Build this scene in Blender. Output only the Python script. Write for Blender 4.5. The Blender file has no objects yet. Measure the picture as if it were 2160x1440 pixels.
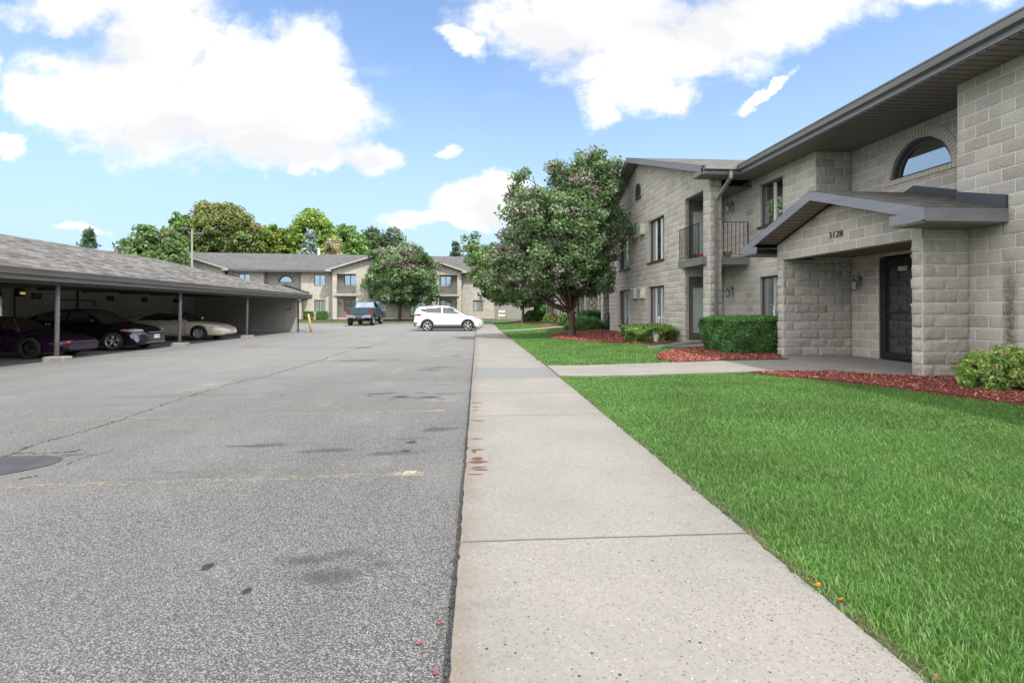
import bpy, bmesh, math, random
import numpy as np
from mathutils import Vector, Matrix
R = math.radians
random.seed(7); rng = np.random.default_rng(7)
sc = bpy.context.scene
col = sc.collection

# ------------------------------------------------------------------ camera
CAM_Z = 1.2
cam_d = bpy.data.cameras.new("camera"); cam = bpy.data.objects.new("camera", cam_d); col.objects.link(cam)
cam.location = (0, 0, CAM_Z); cam.rotation_euler = (R(90), 0, -math.atan(73/1080))
cam_d.sensor_width = 36; cam_d.lens = 18.0; cam_d.shift_y = -69/2160
cam_d.clip_start = .05; cam_d.clip_end = 2000
sc.camera = cam
sc.view_settings.view_transform = 'Standard'; sc.view_settings.look = 'None'
sc.view_settings.gamma = 1; sc.view_settings.use_curve_mapping = False
sc.view_settings.exposure = 1.22
sc.cycles.use_denoising = True
sc.cycles.max_bounces = 8; sc.cycles.transparent_max_bounces = 8
sc.render.film_transparent = False

# ------------------------------------------------------------------ node helper
class G:
    def __init__(s, nt): s.nt = nt; s.n = nt.nodes; s.l = nt.links
    def add(s, t, **k):
        n = s.n.new(t)
        for a, b in k.items(): setattr(n, a, b)
        return n
    def put(s, sock, v):
        if isinstance(v, bpy.types.NodeSocket): s.l.new(v, sock)
        elif v is not None:
            if hasattr(sock.default_value, '__len__') and not hasattr(v, '__len__'): v = (v,)*len(sock.default_value)
            if hasattr(v, '__len__') and len(sock.default_value) == 4 and len(v) == 3: v = tuple(v)+(1,)
            sock.default_value = v
    def math(s, op, a, b=0., c=None, clamp=False):
        n = s.add('ShaderNodeMath', operation=op, use_clamp=clamp)
        s.put(n.inputs[0], a); s.put(n.inputs[1], b)
        if c is not None: s.put(n.inputs[2], c)
        return n.outputs[0]
    def vm(s, op, a, b=(0, 0, 0), sc_=None):
        n = s.add('ShaderNodeVectorMath', operation=op)
        s.put(n.inputs[0], a); s.put(n.inputs[1], b)
        if sc_ is not None: s.put(n.inputs[3], sc_)
        return n.outputs['Value'] if op in ('LENGTH', 'DOT_PRODUCT', 'DISTANCE') else n.outputs[0]
    def mix(s, f, a, b, bt='MIX'):
        n = s.add('ShaderNodeMix', data_type='RGBA', blend_type=bt)
        s.put(n.inputs[0], f); s.put(n.inputs[6], a); s.put(n.inputs[7], b)
        return n.outputs[2]
    def noise(s, vec, scale, detail=4, rough=.55, dist=0., color=False):
        n = s.add('ShaderNodeTexNoise'); s.put(n.inputs['Vector'], vec)
        n.inputs['Scale'].default_value = scale; n.inputs['Detail'].default_value = detail
        n.inputs['Roughness'].default_value = rough; n.inputs['Distortion'].default_value = dist
        return n.outputs['Color'] if color else n.outputs['Fac']
    def vor(s, vec, scale, out='Distance', feature='F1', rnd=1.):
        n = s.add('ShaderNodeTexVoronoi', feature=feature); s.put(n.inputs['Vector'], vec)
        n.inputs['Scale'].default_value = scale; n.inputs['Randomness'].default_value = rnd
        return n.outputs[out]
    def ramp(s, f, stops):
        n = s.add('ShaderNodeValToRGB'); s.put(n.inputs[0], f)
        e = n.color_ramp.elements
        while len(e) < len(stops): e.new(.5)
        for x, (p, c) in zip(e, stops):
            x.position = p; x.color = tuple(c)+(1,) if len(c) == 3 else c
        return n.outputs[0]
    def mr(s, v, a, b, c=0., d=1., smooth=True):
        n = s.add('ShaderNodeMapRange', interpolation_type='SMOOTHSTEP' if smooth else 'LINEAR')
        s.put(n.inputs[0], v)
        for i, x in zip((1, 2, 3, 4), (a, b, c, d)): n.inputs[i].default_value = x
        return n.outputs[0]
    def pos(s): return s.add('ShaderNodeNewGeometry').outputs['Position']
    def obj(s): return s.add('ShaderNodeTexCoord').outputs['Object']
    def attr(s, name): return s.add('ShaderNodeAttribute', attribute_name=name).outputs['Fac']
    def sep(s, v):
        n = s.add('ShaderNodeSeparateXYZ'); s.put(n.inputs[0], v); return n.outputs
    def comb(s, x, y, z):
        n = s.add('ShaderNodeCombineXYZ')
        for i, v in enumerate((x, y, z)): s.put(n.inputs[i], v)
        return n.outputs[0]
    def mapp(s, v, loc=(0, 0, 0), rot=(0, 0, 0), sca=(1, 1, 1)):
        n = s.add('ShaderNodeMapping'); s.put(n.inputs[0], v)
        n.inputs[1].default_value = loc; n.inputs[2].default_value = rot; n.inputs[3].default_value = sca
        return n.outputs[0]
    def blob(s, v, cx, cy, rx, ry, rot=0.):
        """1 in the middle of an ellipse, 0 at its rim, negative beyond (v holds x, y, 0)"""
        a = s.vm('SUBTRACT', v, (cx, cy, 0))
        if rot:
            n = s.add('ShaderNodeVectorRotate', rotation_type='Z_AXIS'); s.put(n.inputs[0], a); n.inputs['Angle'].default_value = -rot
            a = n.outputs[0]
        a = s.vm('MULTIPLY', a, (1/rx, 1/ry, 0))
        return s.math('SUBTRACT', 1., s.vm('LENGTH', a))
    def bump(s, h, strength=.5, dist=.01, normal=None):
        n = s.add('ShaderNodeBump'); n.inputs['Strength'].default_value = strength; n.inputs['Distance'].default_value = dist
        s.put(n.inputs['Height'], h)
        if normal is not None: s.put(n.inputs['Normal'], normal)
        return n.outputs[0]

# ------------------------------------------------------------------ sky and sun
SUN_EL, SUN_AZ = R(54), R(180-30)          # azimuth clockwise from +Y: behind the camera, a little to the right
w = bpy.data.worlds.new("World"); sc.world = w; w.use_nodes = True
g = G(w.node_tree); g.n.clear()
sky = g.add('ShaderNodeTexSky', sky_type='NISHITA', sun_disc=False)
sky.sun_elevation = SUN_EL; sky.sun_rotation = SUN_AZ
sky.air_density = 1.0; sky.dust_density = .6; sky.ozone_density = 2.2; sky.altitude = 200
d = g.add('ShaderNodeTexCoord').outputs['Generated']
th = math.atan(73/1080)
vr = g.add('ShaderNodeVectorRotate', rotation_type='Z_AXIS'); g.put(vr.inputs[0], d); vr.inputs['Angle'].default_value = th
dx, dy, dz = g.sep(vr.outputs[0])
ady = g.math('MAXIMUM', g.math('ABSOLUTE', dy), .12)
U = g.math('DIVIDE', dx, ady); V = g.math('DIVIDE', dz, ady)
uv = g.comb(U, V, 0)
nz = g.noise(g.mapp(uv, sca=(1, 1.15, 1)), 4.2, 9, .6, color=True)
nzv = g.vm('SUBTRACT', nz, (.5, .5, .5))
uvd = g.vm('ADD', uv, g.vm('SCALE', nzv, sc_=.20))
def CB(px, py, rx, ry, rot=0.): return ((px-1080)/1080, (651-py)/1080, rx/1080, ry/1080, rot)
BL = [CB(*b) for b in [(215, 200, 190, 95), (430, 235, 240, 110), (635, 150, 115, 125), (700, 225, 105, 85), (340, 60, 130, 130), (560, 290, 190, 68, -.05), (500, 130, 120, 90), (770, 352, 58, 38), (665, 350, 66, 28),
      (0, 318, 30, 24), (0, 150, 30, 36), (1240, 20, 240, 90), (1120, 50, 120, 80), (1420, 85, 240, 76, .2), (1640, 30, 260, 84, .3), (1262, 205, 52, 48), (1350, 185, 120, 48), (975, 100, 56, 26, -.9), (1610, 185, 58, 11, .5), (940, 325, 34, 12),
      (1015, 430, 100, 46, .3), (930, 476, 100, 15), (1060, 400, 60, 40, 0), (1130, 470, 70, 40), (1960, -60, 200, 60), (175, 478, 50, 14), (150, 20, 130, 50), (80, 210, 70, 60)]]
F = None
for b in BL:
    x = g.blob(uvd, *b)
    F = x if F is None else g.math('MAXIMUM', F, x)
nf = g.noise(g.mapp(uv, loc=(3, 1, 0), sca=(1, 1.3, 1)), 9.0, 10, .62)
nf2 = g.math('MULTIPLY', g.math('SUBTRACT', nf, .5), 1.5)
dens = g.mr(g.math('ADD', F, nf2), -.32, .42)
nwisp = g.noise(g.mapp(uv, loc=(7, 2, 0), rot=(0, 0, .5), sca=(.8, 2.4, 1)), 3.2, 8, .6)
wisp = g.math('MULTIPLY', g.mr(nwisp, .56, .80), g.mr(V, .12, .6, .08, .42))
dens = g.math('MAXIMUM', dens, wisp)
# unseen broken cloud, added outside the view to brighten the shaded walls
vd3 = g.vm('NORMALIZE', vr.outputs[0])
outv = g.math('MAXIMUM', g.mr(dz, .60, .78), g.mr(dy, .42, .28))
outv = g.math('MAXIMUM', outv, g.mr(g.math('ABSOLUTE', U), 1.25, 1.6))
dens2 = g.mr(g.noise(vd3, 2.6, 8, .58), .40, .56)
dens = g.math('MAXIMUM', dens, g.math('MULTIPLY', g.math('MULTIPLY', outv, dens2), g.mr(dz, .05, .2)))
# soft grey undersides, thicker middle of a cloud
ng = g.noise(g.mapp(uv, loc=(1, 5, 0), sca=(1, 2.2, 1)), 3.4, 6, .55)
gb = None
for b in [CB(*q) for q in [(400, 285, 300, 70), (600, 330, 200, 50), (1480, 30, 330, 95, .1), (1180, 80, 140, 60), (250, 90, 160, 70), (740, 365, 60, 30), (1020, 450, 90, 30)]]:
    x = g.blob(uvd, *b); gb = x if gb is None else g.math('MAXIMUM', gb, x)
grey = g.math('MULTIPLY', g.mr(g.math('ADD', gb, g.math('MULTIPLY', g.math('SUBTRACT', ng, .5), 2.2)), -.1, .8), .9)
ccol = g.mix(grey, g.mix(g.mr(nf, .35, .65), (.46, .46, .46), (.54, .54, .54)), (.385, .39, .40))
ccol = g.mix(outv, ccol, (1.42, 1.37, 1.30))  # unseen cloud set brighter than the visible cloud, as added fill light
skyc = g.mix(1.0, sky.outputs[0], (.110, .114, .120), 'MULTIPLY')
hz = g.mr(dz, .0, .35, 1., 0.)
skyc = g.mix(g.mr(dz, .02, .5, .92, .1), skyc, (.25, .345, .44))
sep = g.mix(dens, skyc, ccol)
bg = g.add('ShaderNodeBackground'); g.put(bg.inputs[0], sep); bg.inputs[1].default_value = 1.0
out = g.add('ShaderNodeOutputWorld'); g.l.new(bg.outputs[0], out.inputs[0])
sd = bpy.data.lights.new("sun", 'SUN'); sd.energy = 2.25; sd.angle = R(1.6); sd.color = (1, .955, .89)
sun = bpy.data.objects.new("sun", sd); col.objects.link(sun)
sdir = Vector((math.sin(SUN_AZ)*math.cos(SUN_EL), math.cos(SUN_AZ)*math.cos(SUN_EL), math.sin(SUN_EL)))
sun.rotation_euler = sdir.to_track_quat('Z', 'Y').to_euler(); sun.location = (0, -20, 30)

# ------------------------------------------------------------------ materials
def new_mat(name):
    m = bpy.data.materials.new(name); m.use_nodes = True
    g = G(m.node_tree); p = g.n['Principled BSDF']
    return m, g, p
def M(name, c, rough=.8, spec=.4, metal=0., c2=None, ns=6., nd=5, bump=None, coat=0., stretch=(1, 1, 1), emit=None):
    m, g, p = new_mat(name)
    p.inputs['Roughness'].default_value = rough; p.inputs['Metallic'].default_value = metal
    p.inputs['Specular IOR Level'].default_value = spec; p.inputs['Coat Weight'].default_value = coat
    p.inputs['Coat Roughness'].default_value = .04
    o = g.mapp(g.obj(), sca=stretch)
    if c2 is None: c2 = tuple(x*.82 for x in c)
    f = g.mr(g.noise(o, ns, nd, .6), .3, .7)
    g.put(p.inputs['Base Color'], g.mix(f, c, c2))
    if bump: g.put(p.inputs['Normal'], g.bump(g.noise(o, bump[0], 6, .65), bump[1], .01))
    if emit: p.inputs['Emission Color'].default_value = tuple(c)+(1,); p.inputs['Emission Strength'].default_value = emit
    return m
def glass_mat(name, tint, refl=.35, rough=.03, curtain=None):
    m, g, p = new_mat(name); g.n.remove(p)
    df = g.add('ShaderNodeBsdfDiffuse'); gl = g.add('ShaderNodeBsdfGlossy'); gl.inputs['Roughness'].default_value = rough
    o = g.obj()
    if curtain:
        st = g.add('ShaderNodeTexWave', bands_direction='X'); g.put(st.inputs[0], o); st.inputs['Scale'].default_value = 2.4; st.inputs['Distortion'].default_value = .6
        big = g.mr(g.noise(g.mapp(o, sca=(1, 1, .3)), .9, 2), .42, .58)
        c = g.mix(g.math('MULTIPLY', big, g.mr(st.outputs['Fac'], 0, 1, .75, 1.)), tint, curtain)
    else: c = g.mix(g.noise(o, 1.3, 3), tint, tuple(x*.6 for x in tint))
    g.put(df.inputs[0], c)
    g.put(gl.inputs['Normal'], g.bump(g.noise(o, 1.1, 2), .02, .05))
    gl.inputs[0].default_value = (.93, .97, 1, 1)
    fr = g.add('ShaderNodeFresnel'); fr.inputs[0].default_value = 1.45
    f = g.math('ADD', fr.outputs[0], refl, clamp=True)
    mx = g.add('ShaderNodeMixShader'); g.put(mx.inputs[0], f); g.l.new(df.outputs[0], mx.inputs[1]); g.l.new(gl.outputs[0], mx.inputs[2])
    g.l.new(mx.outputs[0], g.n['Material Output'].inputs[0])
    return m
def block_mat(name, ca, cb, mortar, stain=None, bs=1.):
    m, g, p = new_mat(name)
    o = g.obj(); t = g.attr('tone')
    ism = g.math('GREATER_THAN', t, 1.5)
    n1 = g.noise(o, 1.1, 5, .6); n2 = g.noise(o, 55, 6, .7)
    f = g.math('ADD', g.math('MULTIPLY', t, .62), g.math('MULTIPLY', g.math('SUBTRACT', n2, .5), 2.3))
    f = g.math('ADD', f, g.math('MULTIPLY', n1, .55), clamp=True)
    c = g.mix(f, ca, cb)
    dirt = g.mr(g.noise(g.mapp(o, sca=(2.2, 2.2, .5)), 1.0, 6, .65), .52, .75)
    hue = g.noise(g.comb(g.math('MULTIPLY', t, 37.), 0, 0), 1.0, 0)
    c = g.mix(g.mr(hue, .35, .65, 0, .30), c, tuple(x*y for x, y in zip(ca, (.80, .84, .92))))
    c = g.mix(g.math('MULTIPLY', dirt, .52), c, tuple(x*.52 for x in ca))
    c = g.mix(ism, c, g.mix(n2, mortar, tuple(x*.72 for x in mortar)))
    if stain:
        x, y, z = g.sep(o)
        wob = g.math('MULTIPLY', g.math('SUBTRACT', g.noise(o, 3.0, 4), .5), .16)
        dxx = g.math('ABSOLUTE', g.math('ADD', g.math('SUBTRACT', x, stain[0]), wob))
        s = g.math('MULTIPLY', g.mr(dxx, stain[1]*.1, stain[1]*1.7, 1, 0), g.mr(g.math('ADD', z, g.math('MULTIPLY', wob, 3)), stain[3]-.7, stain[3]+.1, 1, 0))
        s = g.math('MULTIPLY', s, g.mr(y, -.25, -.12))
        s = g.math('MULTIPLY', s, g.mr(g.noise(o, 14, 6, .75), .36, .56, .45, 1))
        c = g.mix(g.math('MULTIPLY', s, .80), c, (.075, .06, .048))
    g.put(p.inputs['Base Color'], c); p.inputs['Roughness'].default_value = .93; p.inputs['Specular IOR Level'].default_value = .15
    h = g.math('ADD', g.noise(o, 34, 8, .72), g.math('MULTIPLY', g.vor(o, 60), .5))
    g.put(p.inputs['Normal'], g.bump(h, .8*bs, .028))
    return m
def shingle_mat(name, a, b, rowdir='z'):
    m, g, p = new_mat(name)
    o = g.obj(); u = g.add('ShaderNodeUVMap').outputs[0]
    br = g.add('ShaderNodeTexBrick', offset=.5); g.put(br.inputs['Vector'], u)
    br.inputs['Scale'].default_value = 1; br.inputs['Brick Width'].default_value = .31; br.inputs['Row Height'].default_value = .14
    br.inputs['Mortar Size'].default_value = .006; br.inputs['Mortar Smooth'].default_value = .2; br.inputs['Bias'].default_value = 0
    br.inputs['Color1'].default_value = (0, 0, 0, 1); br.inputs['Color2'].default_value = (1, 1, 1, 1); br.inputs['Mortar'].default_value = (.3, .3, .3, 1)
    f = g.math('ADD', g.math('MULTIPLY', br.outputs['Color'], .5), g.math('MULTIPLY', g.noise(g.mapp(u, sca=(1, 3.2, 1)), 5, 5, .7), .75))
    f = g.math('ADD', f, g.math('MULTIPLY', g.math('SUBTRACT', g.noise(u, .5, 4), .5), .5))
    c = g.mix(g.mr(f, .35, .95), a, b)
    c = g.mix(g.math('MULTIPLY', br.outputs['Fac'], .55), c, tuple(x*.35 for x in a))
    g.put(p.inputs['Base Color'], c); p.inputs['Roughness'].default_value = .95; p.inputs['Specular IOR Level'].default_value = .1
    g.put(p.inputs['Normal'], g.bump(g.math('ADD', g.math('MULTIPLY', br.outputs['Fac'], -1.), g.noise(u, 60, 3)), .5, .01))
    return m
def leaf_mat(name, cols, trans=.35, var=.25):
    """cols: stops over the per-leaf 'tone' value"""
    m, g, p = new_mat(name); g.n.remove(p)
    t = g.attr('tone')
    c = g.ramp(t, cols)
    c = g.mix(g.math('MULTIPLY', g.noise(g.obj(), 2.3, 3), var), c, (.02, .05, .01))
    df = g.add('ShaderNodeBsdfPrincipled'); g.put(df.inputs['Base Color'], c); df.inputs['Roughness'].default_value = .5; df.inputs['Specular IOR Level'].default_value = .4
    tr = g.add('ShaderNodeBsdfTranslucent'); g.put(tr.inputs[0], g.mix(.5, c, (.10, .16, .02)))
    mx = g.add('ShaderNodeMixShader'); mx.inputs[0].default_value = trans+.1
    g.l.new(df.outputs[0], mx.inputs[1]); g.l.new(tr.outputs[0], mx.inputs[2]); g.l.new(mx.outputs[0], g.n['Material Output'].inputs[0])
    return m

MT = {}
MT['block'] = block_mat('split_face_block', (.585, .55, .49), (.34, .317, .277), (.84, .82, .77), stain=(7.18, .10, 0, 2.02))
MT['block_far'] = block_mat('pale_block', (.48, .445, .39), (.36, .335, .295), (.42, .395, .35), bs=.5)
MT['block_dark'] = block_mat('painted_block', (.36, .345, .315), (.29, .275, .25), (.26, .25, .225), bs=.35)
MT['voussoir'] = M('brick_arch', (.50, .46, .40), .9, .2, c2=(.43, .395, .34), ns=14, bump=(60, .3))
MT['trim_far'] = M('trim_far', (.34, .325, .30), .6, .3, c2=(.28, .27, .25), ns=2)
MT['rail_far'] = M('rail_far', (.20, .19, .175), .6, .3, ns=2)
MT['fascia'] = M('fascia_metal', (.21, .215, .24), .45, .5, c2=(.165, .17, .195), ns=1.5, stretch=(.3, 1, 4))
MT['gutter'] = M('gutter_metal', (.20, .195, .19), .4, .5, c2=(.14, .14, .14), ns=2, stretch=(.3, 1, 3))
MT['flash'] = M('flashing_metal', (.045, .05, .065), .45, .5, ns=3)
MT['bronze'] = M('bronze_frame', (.062, .054, .052), .45, .5, ns=4)
MT['bronze_b'] = M('brown_frame', (.105, .09, .078), .5, .4, ns=4)
MT['black'] = M('black_metal', (.012, .012, .013), .4, .5, ns=8)
MT['white'] = M('white_paint', (.72, .72, .69), .5, .4, c2=(.62, .61, .56), ns=5)
MT['ac'] = M('ac_beige', (.74, .71, .61), .5, .4, c2=(.52, .49, .41), ns=3)
MT['ac_grille'] = M('ac_grille', (.36, .36, .36), .5, .4, ns=20)
MT['glass'] = glass_mat('window_glass', (.022, .026, .028), .30, curtain=(.20, .22, .22))
MT['glass_clear'] = glass_mat('arch_glass', (.015, .02, .028), .42)
MT['glass_bright'] = glass_mat('bright_glass', (.03, .035, .04), .62)
MT['glass_blind'] = glass_mat('blind_glass', (.42, .48, .46), .08)
MT['glass_door'] = glass_mat('door_glass', (.018, .028, .024), .13)
MT['glass_car'] = glass_mat('car_glass', (.008, .009, .010), .07)
MT['glass_far'] = glass_mat('far_glass', (.20, .23, .24), .25, curtain=(.38, .42, .42))
MT['lampglass'] = M('lamp_glass', (.30, .33, .34), .15, .6, ns=20)
MT['verdigris'] = M('lamp_metal', (.10, .12, .12), .5, .5, ns=12)
MT['porch_ceiling'] = M('porch_ceiling', (.16, .13, .105), .8, .2, ns=3)
MT['concrete'] = M('concrete_light', (.29, .275, .25), .9, .2, c2=(.20, .19, .17), ns=4, bump=(50, .2))
MT['shingle'] = shingle_mat('shingle_brown', (.078, .077, .073), (.155, .151, .143))
MT['shingle_far'] = shingle_mat('shingle_grey', (.085, .087, .087), (.125, .127, .126))
MT['shingle_cp'] = shingle_mat('shingle_carport', (.062, .059, .056), (.195, .187, .180))
MT['bark'] = M('bark', (.115, .085, .065), .95, .1, c2=(.05, .038, .03), ns=9, bump=(22, 1.), stretch=(1, 1, .25))
MT['red'] = M('red_thing', (.45, .03, .03), .5, .4, ns=9)
def soffit_mat(name, c, axis):
    m, g, p = new_mat(name); o = g.obj(); x = g.sep(o)[axis]
    fr = g.math('FRACT', g.math('MULTIPLY', x, 1/.15))
    ln = g.math('ADD', g.mr(fr, .0, .16, 1, 0), g.mr(fr, .86, 1., 0, 1))
    g.put(p.inputs['Base Color'], g.mix(ln, g.mix(g.noise(o, .7, 3), c, tuple(k*.75 for k in c)), tuple(k*.10 for k in c)))
    p.inputs['Roughness'].default_value = .6
    g.put(p.inputs['Normal'], g.bump(g.math('MULTIPLY', ln, -1.), .6, .01)); return m
MT['soffit'] = soffit_mat('soffit_slats', (.21, .18, .165), 0)
MT['soffit_rake'] = soffit_mat('soffit_slats_rake', (.21, .18, .165), 0)

# ------------------------------------------------------------------ mesh helpers
def fast_mesh(name, verts, faces, tone=None, mats=(), smooth=False):
    """verts Nx3, faces MxK (K = 3 or 4) numpy arrays"""
    me = bpy.data.meshes.new(name); verts = np.asarray(verts, np.float32); faces = np.asarray(faces, np.int32)
    n, k = faces.shape
    me.vertices.add(len(verts)); me.vertices.foreach_set('co', verts.ravel())
    me.loops.add(n*k); me.loops.foreach_set('vertex_index', faces.ravel())
    me.polygons.add(n); me.polygons.foreach_set('loop_start', np.arange(0, n*k, k, dtype=np.int32))
    me.polygons.foreach_set('loop_total', np.full(n, k, np.int32))
    if smooth: me.polygons.foreach_set('use_smooth', np.ones(n, bool))
    if tone is not None:
        a = me.attributes.new('tone', 'FLOAT', 'FACE'); a.data.foreach_set('value', np.asarray(tone, np.float32))
    for m in mats: me.materials.append(m)
    me.update(calc_edges=True); return me
def link(name, me, parent=None, loc=None, rot=None):
    o = bpy.data.objects.new(name, me); col.objects.link(o)
    if parent is not None: o.parent = parent
    if loc is not None: o.location = loc
    if rot is not None: o.rotation_euler = rot
    return o
def tag(o, label=None, cat=None, group=None, kind=None):
    if label: o['label'] = label
    if cat: o['category'] = cat
    if group: o['group'] = group
    if kind: o['kind'] = kind
    return o
def empty(name, loc=(0, 0, 0), rz=0., label=None, cat=None, group=None, kind=None):
    o = bpy.data.objects.new(name, None); col.objects.link(o); o.location = loc; o.rotation_euler = (0, 0, rz)
    o.empty_display_size = .1
    return tag(o, label, cat, group, kind)
class MB:
    def __init__(s): s.v = []; s.f = []; s.m = []; s.t = []; s.uv = {}
    def face(s, pts, mi=0, tone=0., uv=None):
        i = len(s.v); s.v.extend([tuple(p) for p in pts]); s.f.append(tuple(range(i, i+len(pts)))); s.m.append(mi); s.t.append(tone)
        if uv: s.uv[len(s.f)-1] = uv
    def add(s, vs, fs, mi=0, tone=0.):
        i = len(s.v); s.v.extend([tuple(p) for p in vs])
        for f in fs: s.f.append(tuple(i+k for k in f)); s.m.append(mi); s.t.append(tone)
    def hexa(s, p, mi=0, tone=0.):
        """p: 4 bottom, 4 top, both counter-clockwise from above"""
        s.add(p, [(3, 2, 1, 0), (4, 5, 6, 7), (0, 1, 5, 4), (1, 2, 6, 5), (2, 3, 7, 6), (3, 0, 4, 7)], mi, tone)
    def box(s, x0, x1, y0, y1, z0, z1, mi=0, tone=0.):
        if x0 > x1: x0, x1 = x1, x0
        if y0 > y1: y0, y1 = y1, y0
        s.hexa([(x0, y0, z0), (x1, y0, z0), (x1, y1, z0), (x0, y1, z0), (x0, y0, z1), (x1, y0, z1), (x1, y1, z1), (x0, y1, z1)], mi, tone)
    def tube(s, pts, r, n=8, mi=0, cap=True, tone=0.):
        pts = [Vector(p) for p in pts]; rs = r if hasattr(r, '__len__') else [r]*len(pts)
        i0 = len(s.v); up = None
        for k, p in enumerate(pts):
            dd = (pts[min(k+1, len(pts)-1)]-pts[max(k-1, 0)]).normalized()
            if up is None: up = Vector((0, 0, 1)) if abs(dd.z) < .9 else Vector((1, 0, 0))
            a = dd.cross(up).normalized(); b = a.cross(dd).normalized(); up = b
            for j in range(n):
                q = p+(a*math.cos(2*math.pi*j/n)+b*math.sin(2*math.pi*j/n))*rs[k]; s.v.append(tuple(q))
        for k in range(len(pts)-1):
            for j in range(n):
                j2 = (j+1) % n
                s.f.append((i0+k*n+j, i0+k*n+j2, i0+(k+1)*n+j2, i0+(k+1)*n+j)); s.m.append(mi); s.t.append(tone)
        if cap:
            s.f.append(tuple(i0+j for j in range(n))[::-1]); s.m.append(mi); s.t.append(tone)
            s.f.append(tuple(i0+(len(pts)-1)*n+j for j in range(n))); s.m.append(mi); s.t.append(tone)
    def bar(s, a, b, w, h=None, mi=0):
        """rectangular bar from a to b"""
        a, b = Vector(a), Vector(b); h = h or w; dd = (b-a).normalized()
        up = Vector((0, 0, 1)) if abs(dd.z) < .95 else Vector((1, 0, 0))
        x = dd.cross(up).normalized()*w/2; y = x.cross(dd).normalized()*h/2
        p = [a-x-y, a+x-y, b+x-y, b-x-y, a-x+y, a+x+y, b+x+y, b-x+y]
        s.hexa(p, mi)
    def lathe(s, prof, c=(0, 0, 0), n=16, axis='z', mi=0, tone=0.):
        """prof: list of (radius, height)"""
        i0 = len(s.v)
        for r, h in prof:
            for j in range(n):
                a = 2*math.pi*j/n; x, y = r*math.cos(a), r*math.sin(a)
                q = (x, y, h) if axis == 'z' else ((x, h, y) if axis == 'y' else (h, x, y))
                s.v.append((c[0]+q[0], c[1]+q[1], c[2]+q[2]))
        for k in range(len(prof)-1):
            for j in range(n):
                j2 = (j+1) % n
                s.f.append((i0+k*n+j, i0+k*n+j2, i0+(k+1)*n+j2, i0+(k+1)*n+j)); s.m.append(mi); s.t.append(tone)
    def build(s, name, mats, parent=None, smooth=False, loc=None, rot=None, bevel=0.):
        if not isinstance(mats, (list, tuple)): mats = [mats]
        me = bpy.data.meshes.new(name); me.from_pydata(s.v, [], s.f)
        for m in mats: me.materials.append(m)
        me.polygons.foreach_set('material_index', s.m)
        if smooth: me.polygons.foreach_set('use_smooth', [True]*len(s.f))
        a = me.attributes.new('tone', 'FLOAT', 'FACE'); a.data.foreach_set('value', s.t)
        if s.uv:
            ul = me.uv_layers.new(name='UVMap')
            for pi, uv in s.uv.items():
                for li, q in zip(me.polygons[pi].loop_indices, uv): ul.data[li].uv = q
        me.update(); o = link(name, me, parent, loc, rot)
        if bevel:
            b = o.modifiers.new('bevel', 'BEVEL'); b.width = bevel; b.segments = 2; b.limit_method = 'ANGLE'
        return o
def text_mesh(name, s, size, m, parent, loc, rot, depth=.008, sx=1., off=.0):
    c = bpy.data.curves.new(name, 'FONT'); c.body = s; c.size = size; c.extrude = depth; c.align_x = 'CENTER'; c.align_y = 'CENTER'; c.offset = off
    t = bpy.data.objects.new(name, c); col.objects.link(t)
    dg = bpy.context.evaluated_depsgraph_get(); me = bpy.data.meshes.new_from_object(t.evaluated_get(dg))
    bpy.data.objects.remove(t); me.materials.clear(); me.materials.append(m)
    o = link(name, me, parent, loc, rot); o.scale = (sx, 1, 1); return o

# ------------------------------------------------------------------ terrain
def ss(t): t = np.clip(t, 0, 1); return t*t*(3-2*t)
def zs(Y):                                 # level of the long sidewalk
    return np.interp(Y, [-50, 10, 35, 50, 60, 400], [0, 0, -.2, -.1, -.05, -.05])
def zl(X, Y):                              # lawn level, up to the building
    b = np.interp(Y, [-50, 12, 16, 60], [.08, .08, .10, .10])
    return zs(Y)+(b-zs(Y))*ss((np.asarray(X, float)-1.45)/5.2)
def zp(X, Y):                              # parking lot level
    return zs(Y)-.10-.011*np.clip(-np.asarray(X, float), 0, 12)*np.clip(1-(np.asarray(Y, float)-15)/20, 0, 1)
def gp(px, py, fn=zl):
    """where the sight line through a point of the photograph meets the ground"""
    u = (px-1080)/1080; v = (651-py)/1080; c_, s_ = math.cos(th), math.sin(th)
    z = 0.
    for _ in range(12):
        D = (CAM_Z-z)/-v; Xc = u*D
        X = Xc*c_+D*s_; Y = -Xc*s_+D*c_; z = float(fn(X, Y))
    return X, Y, z
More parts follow.
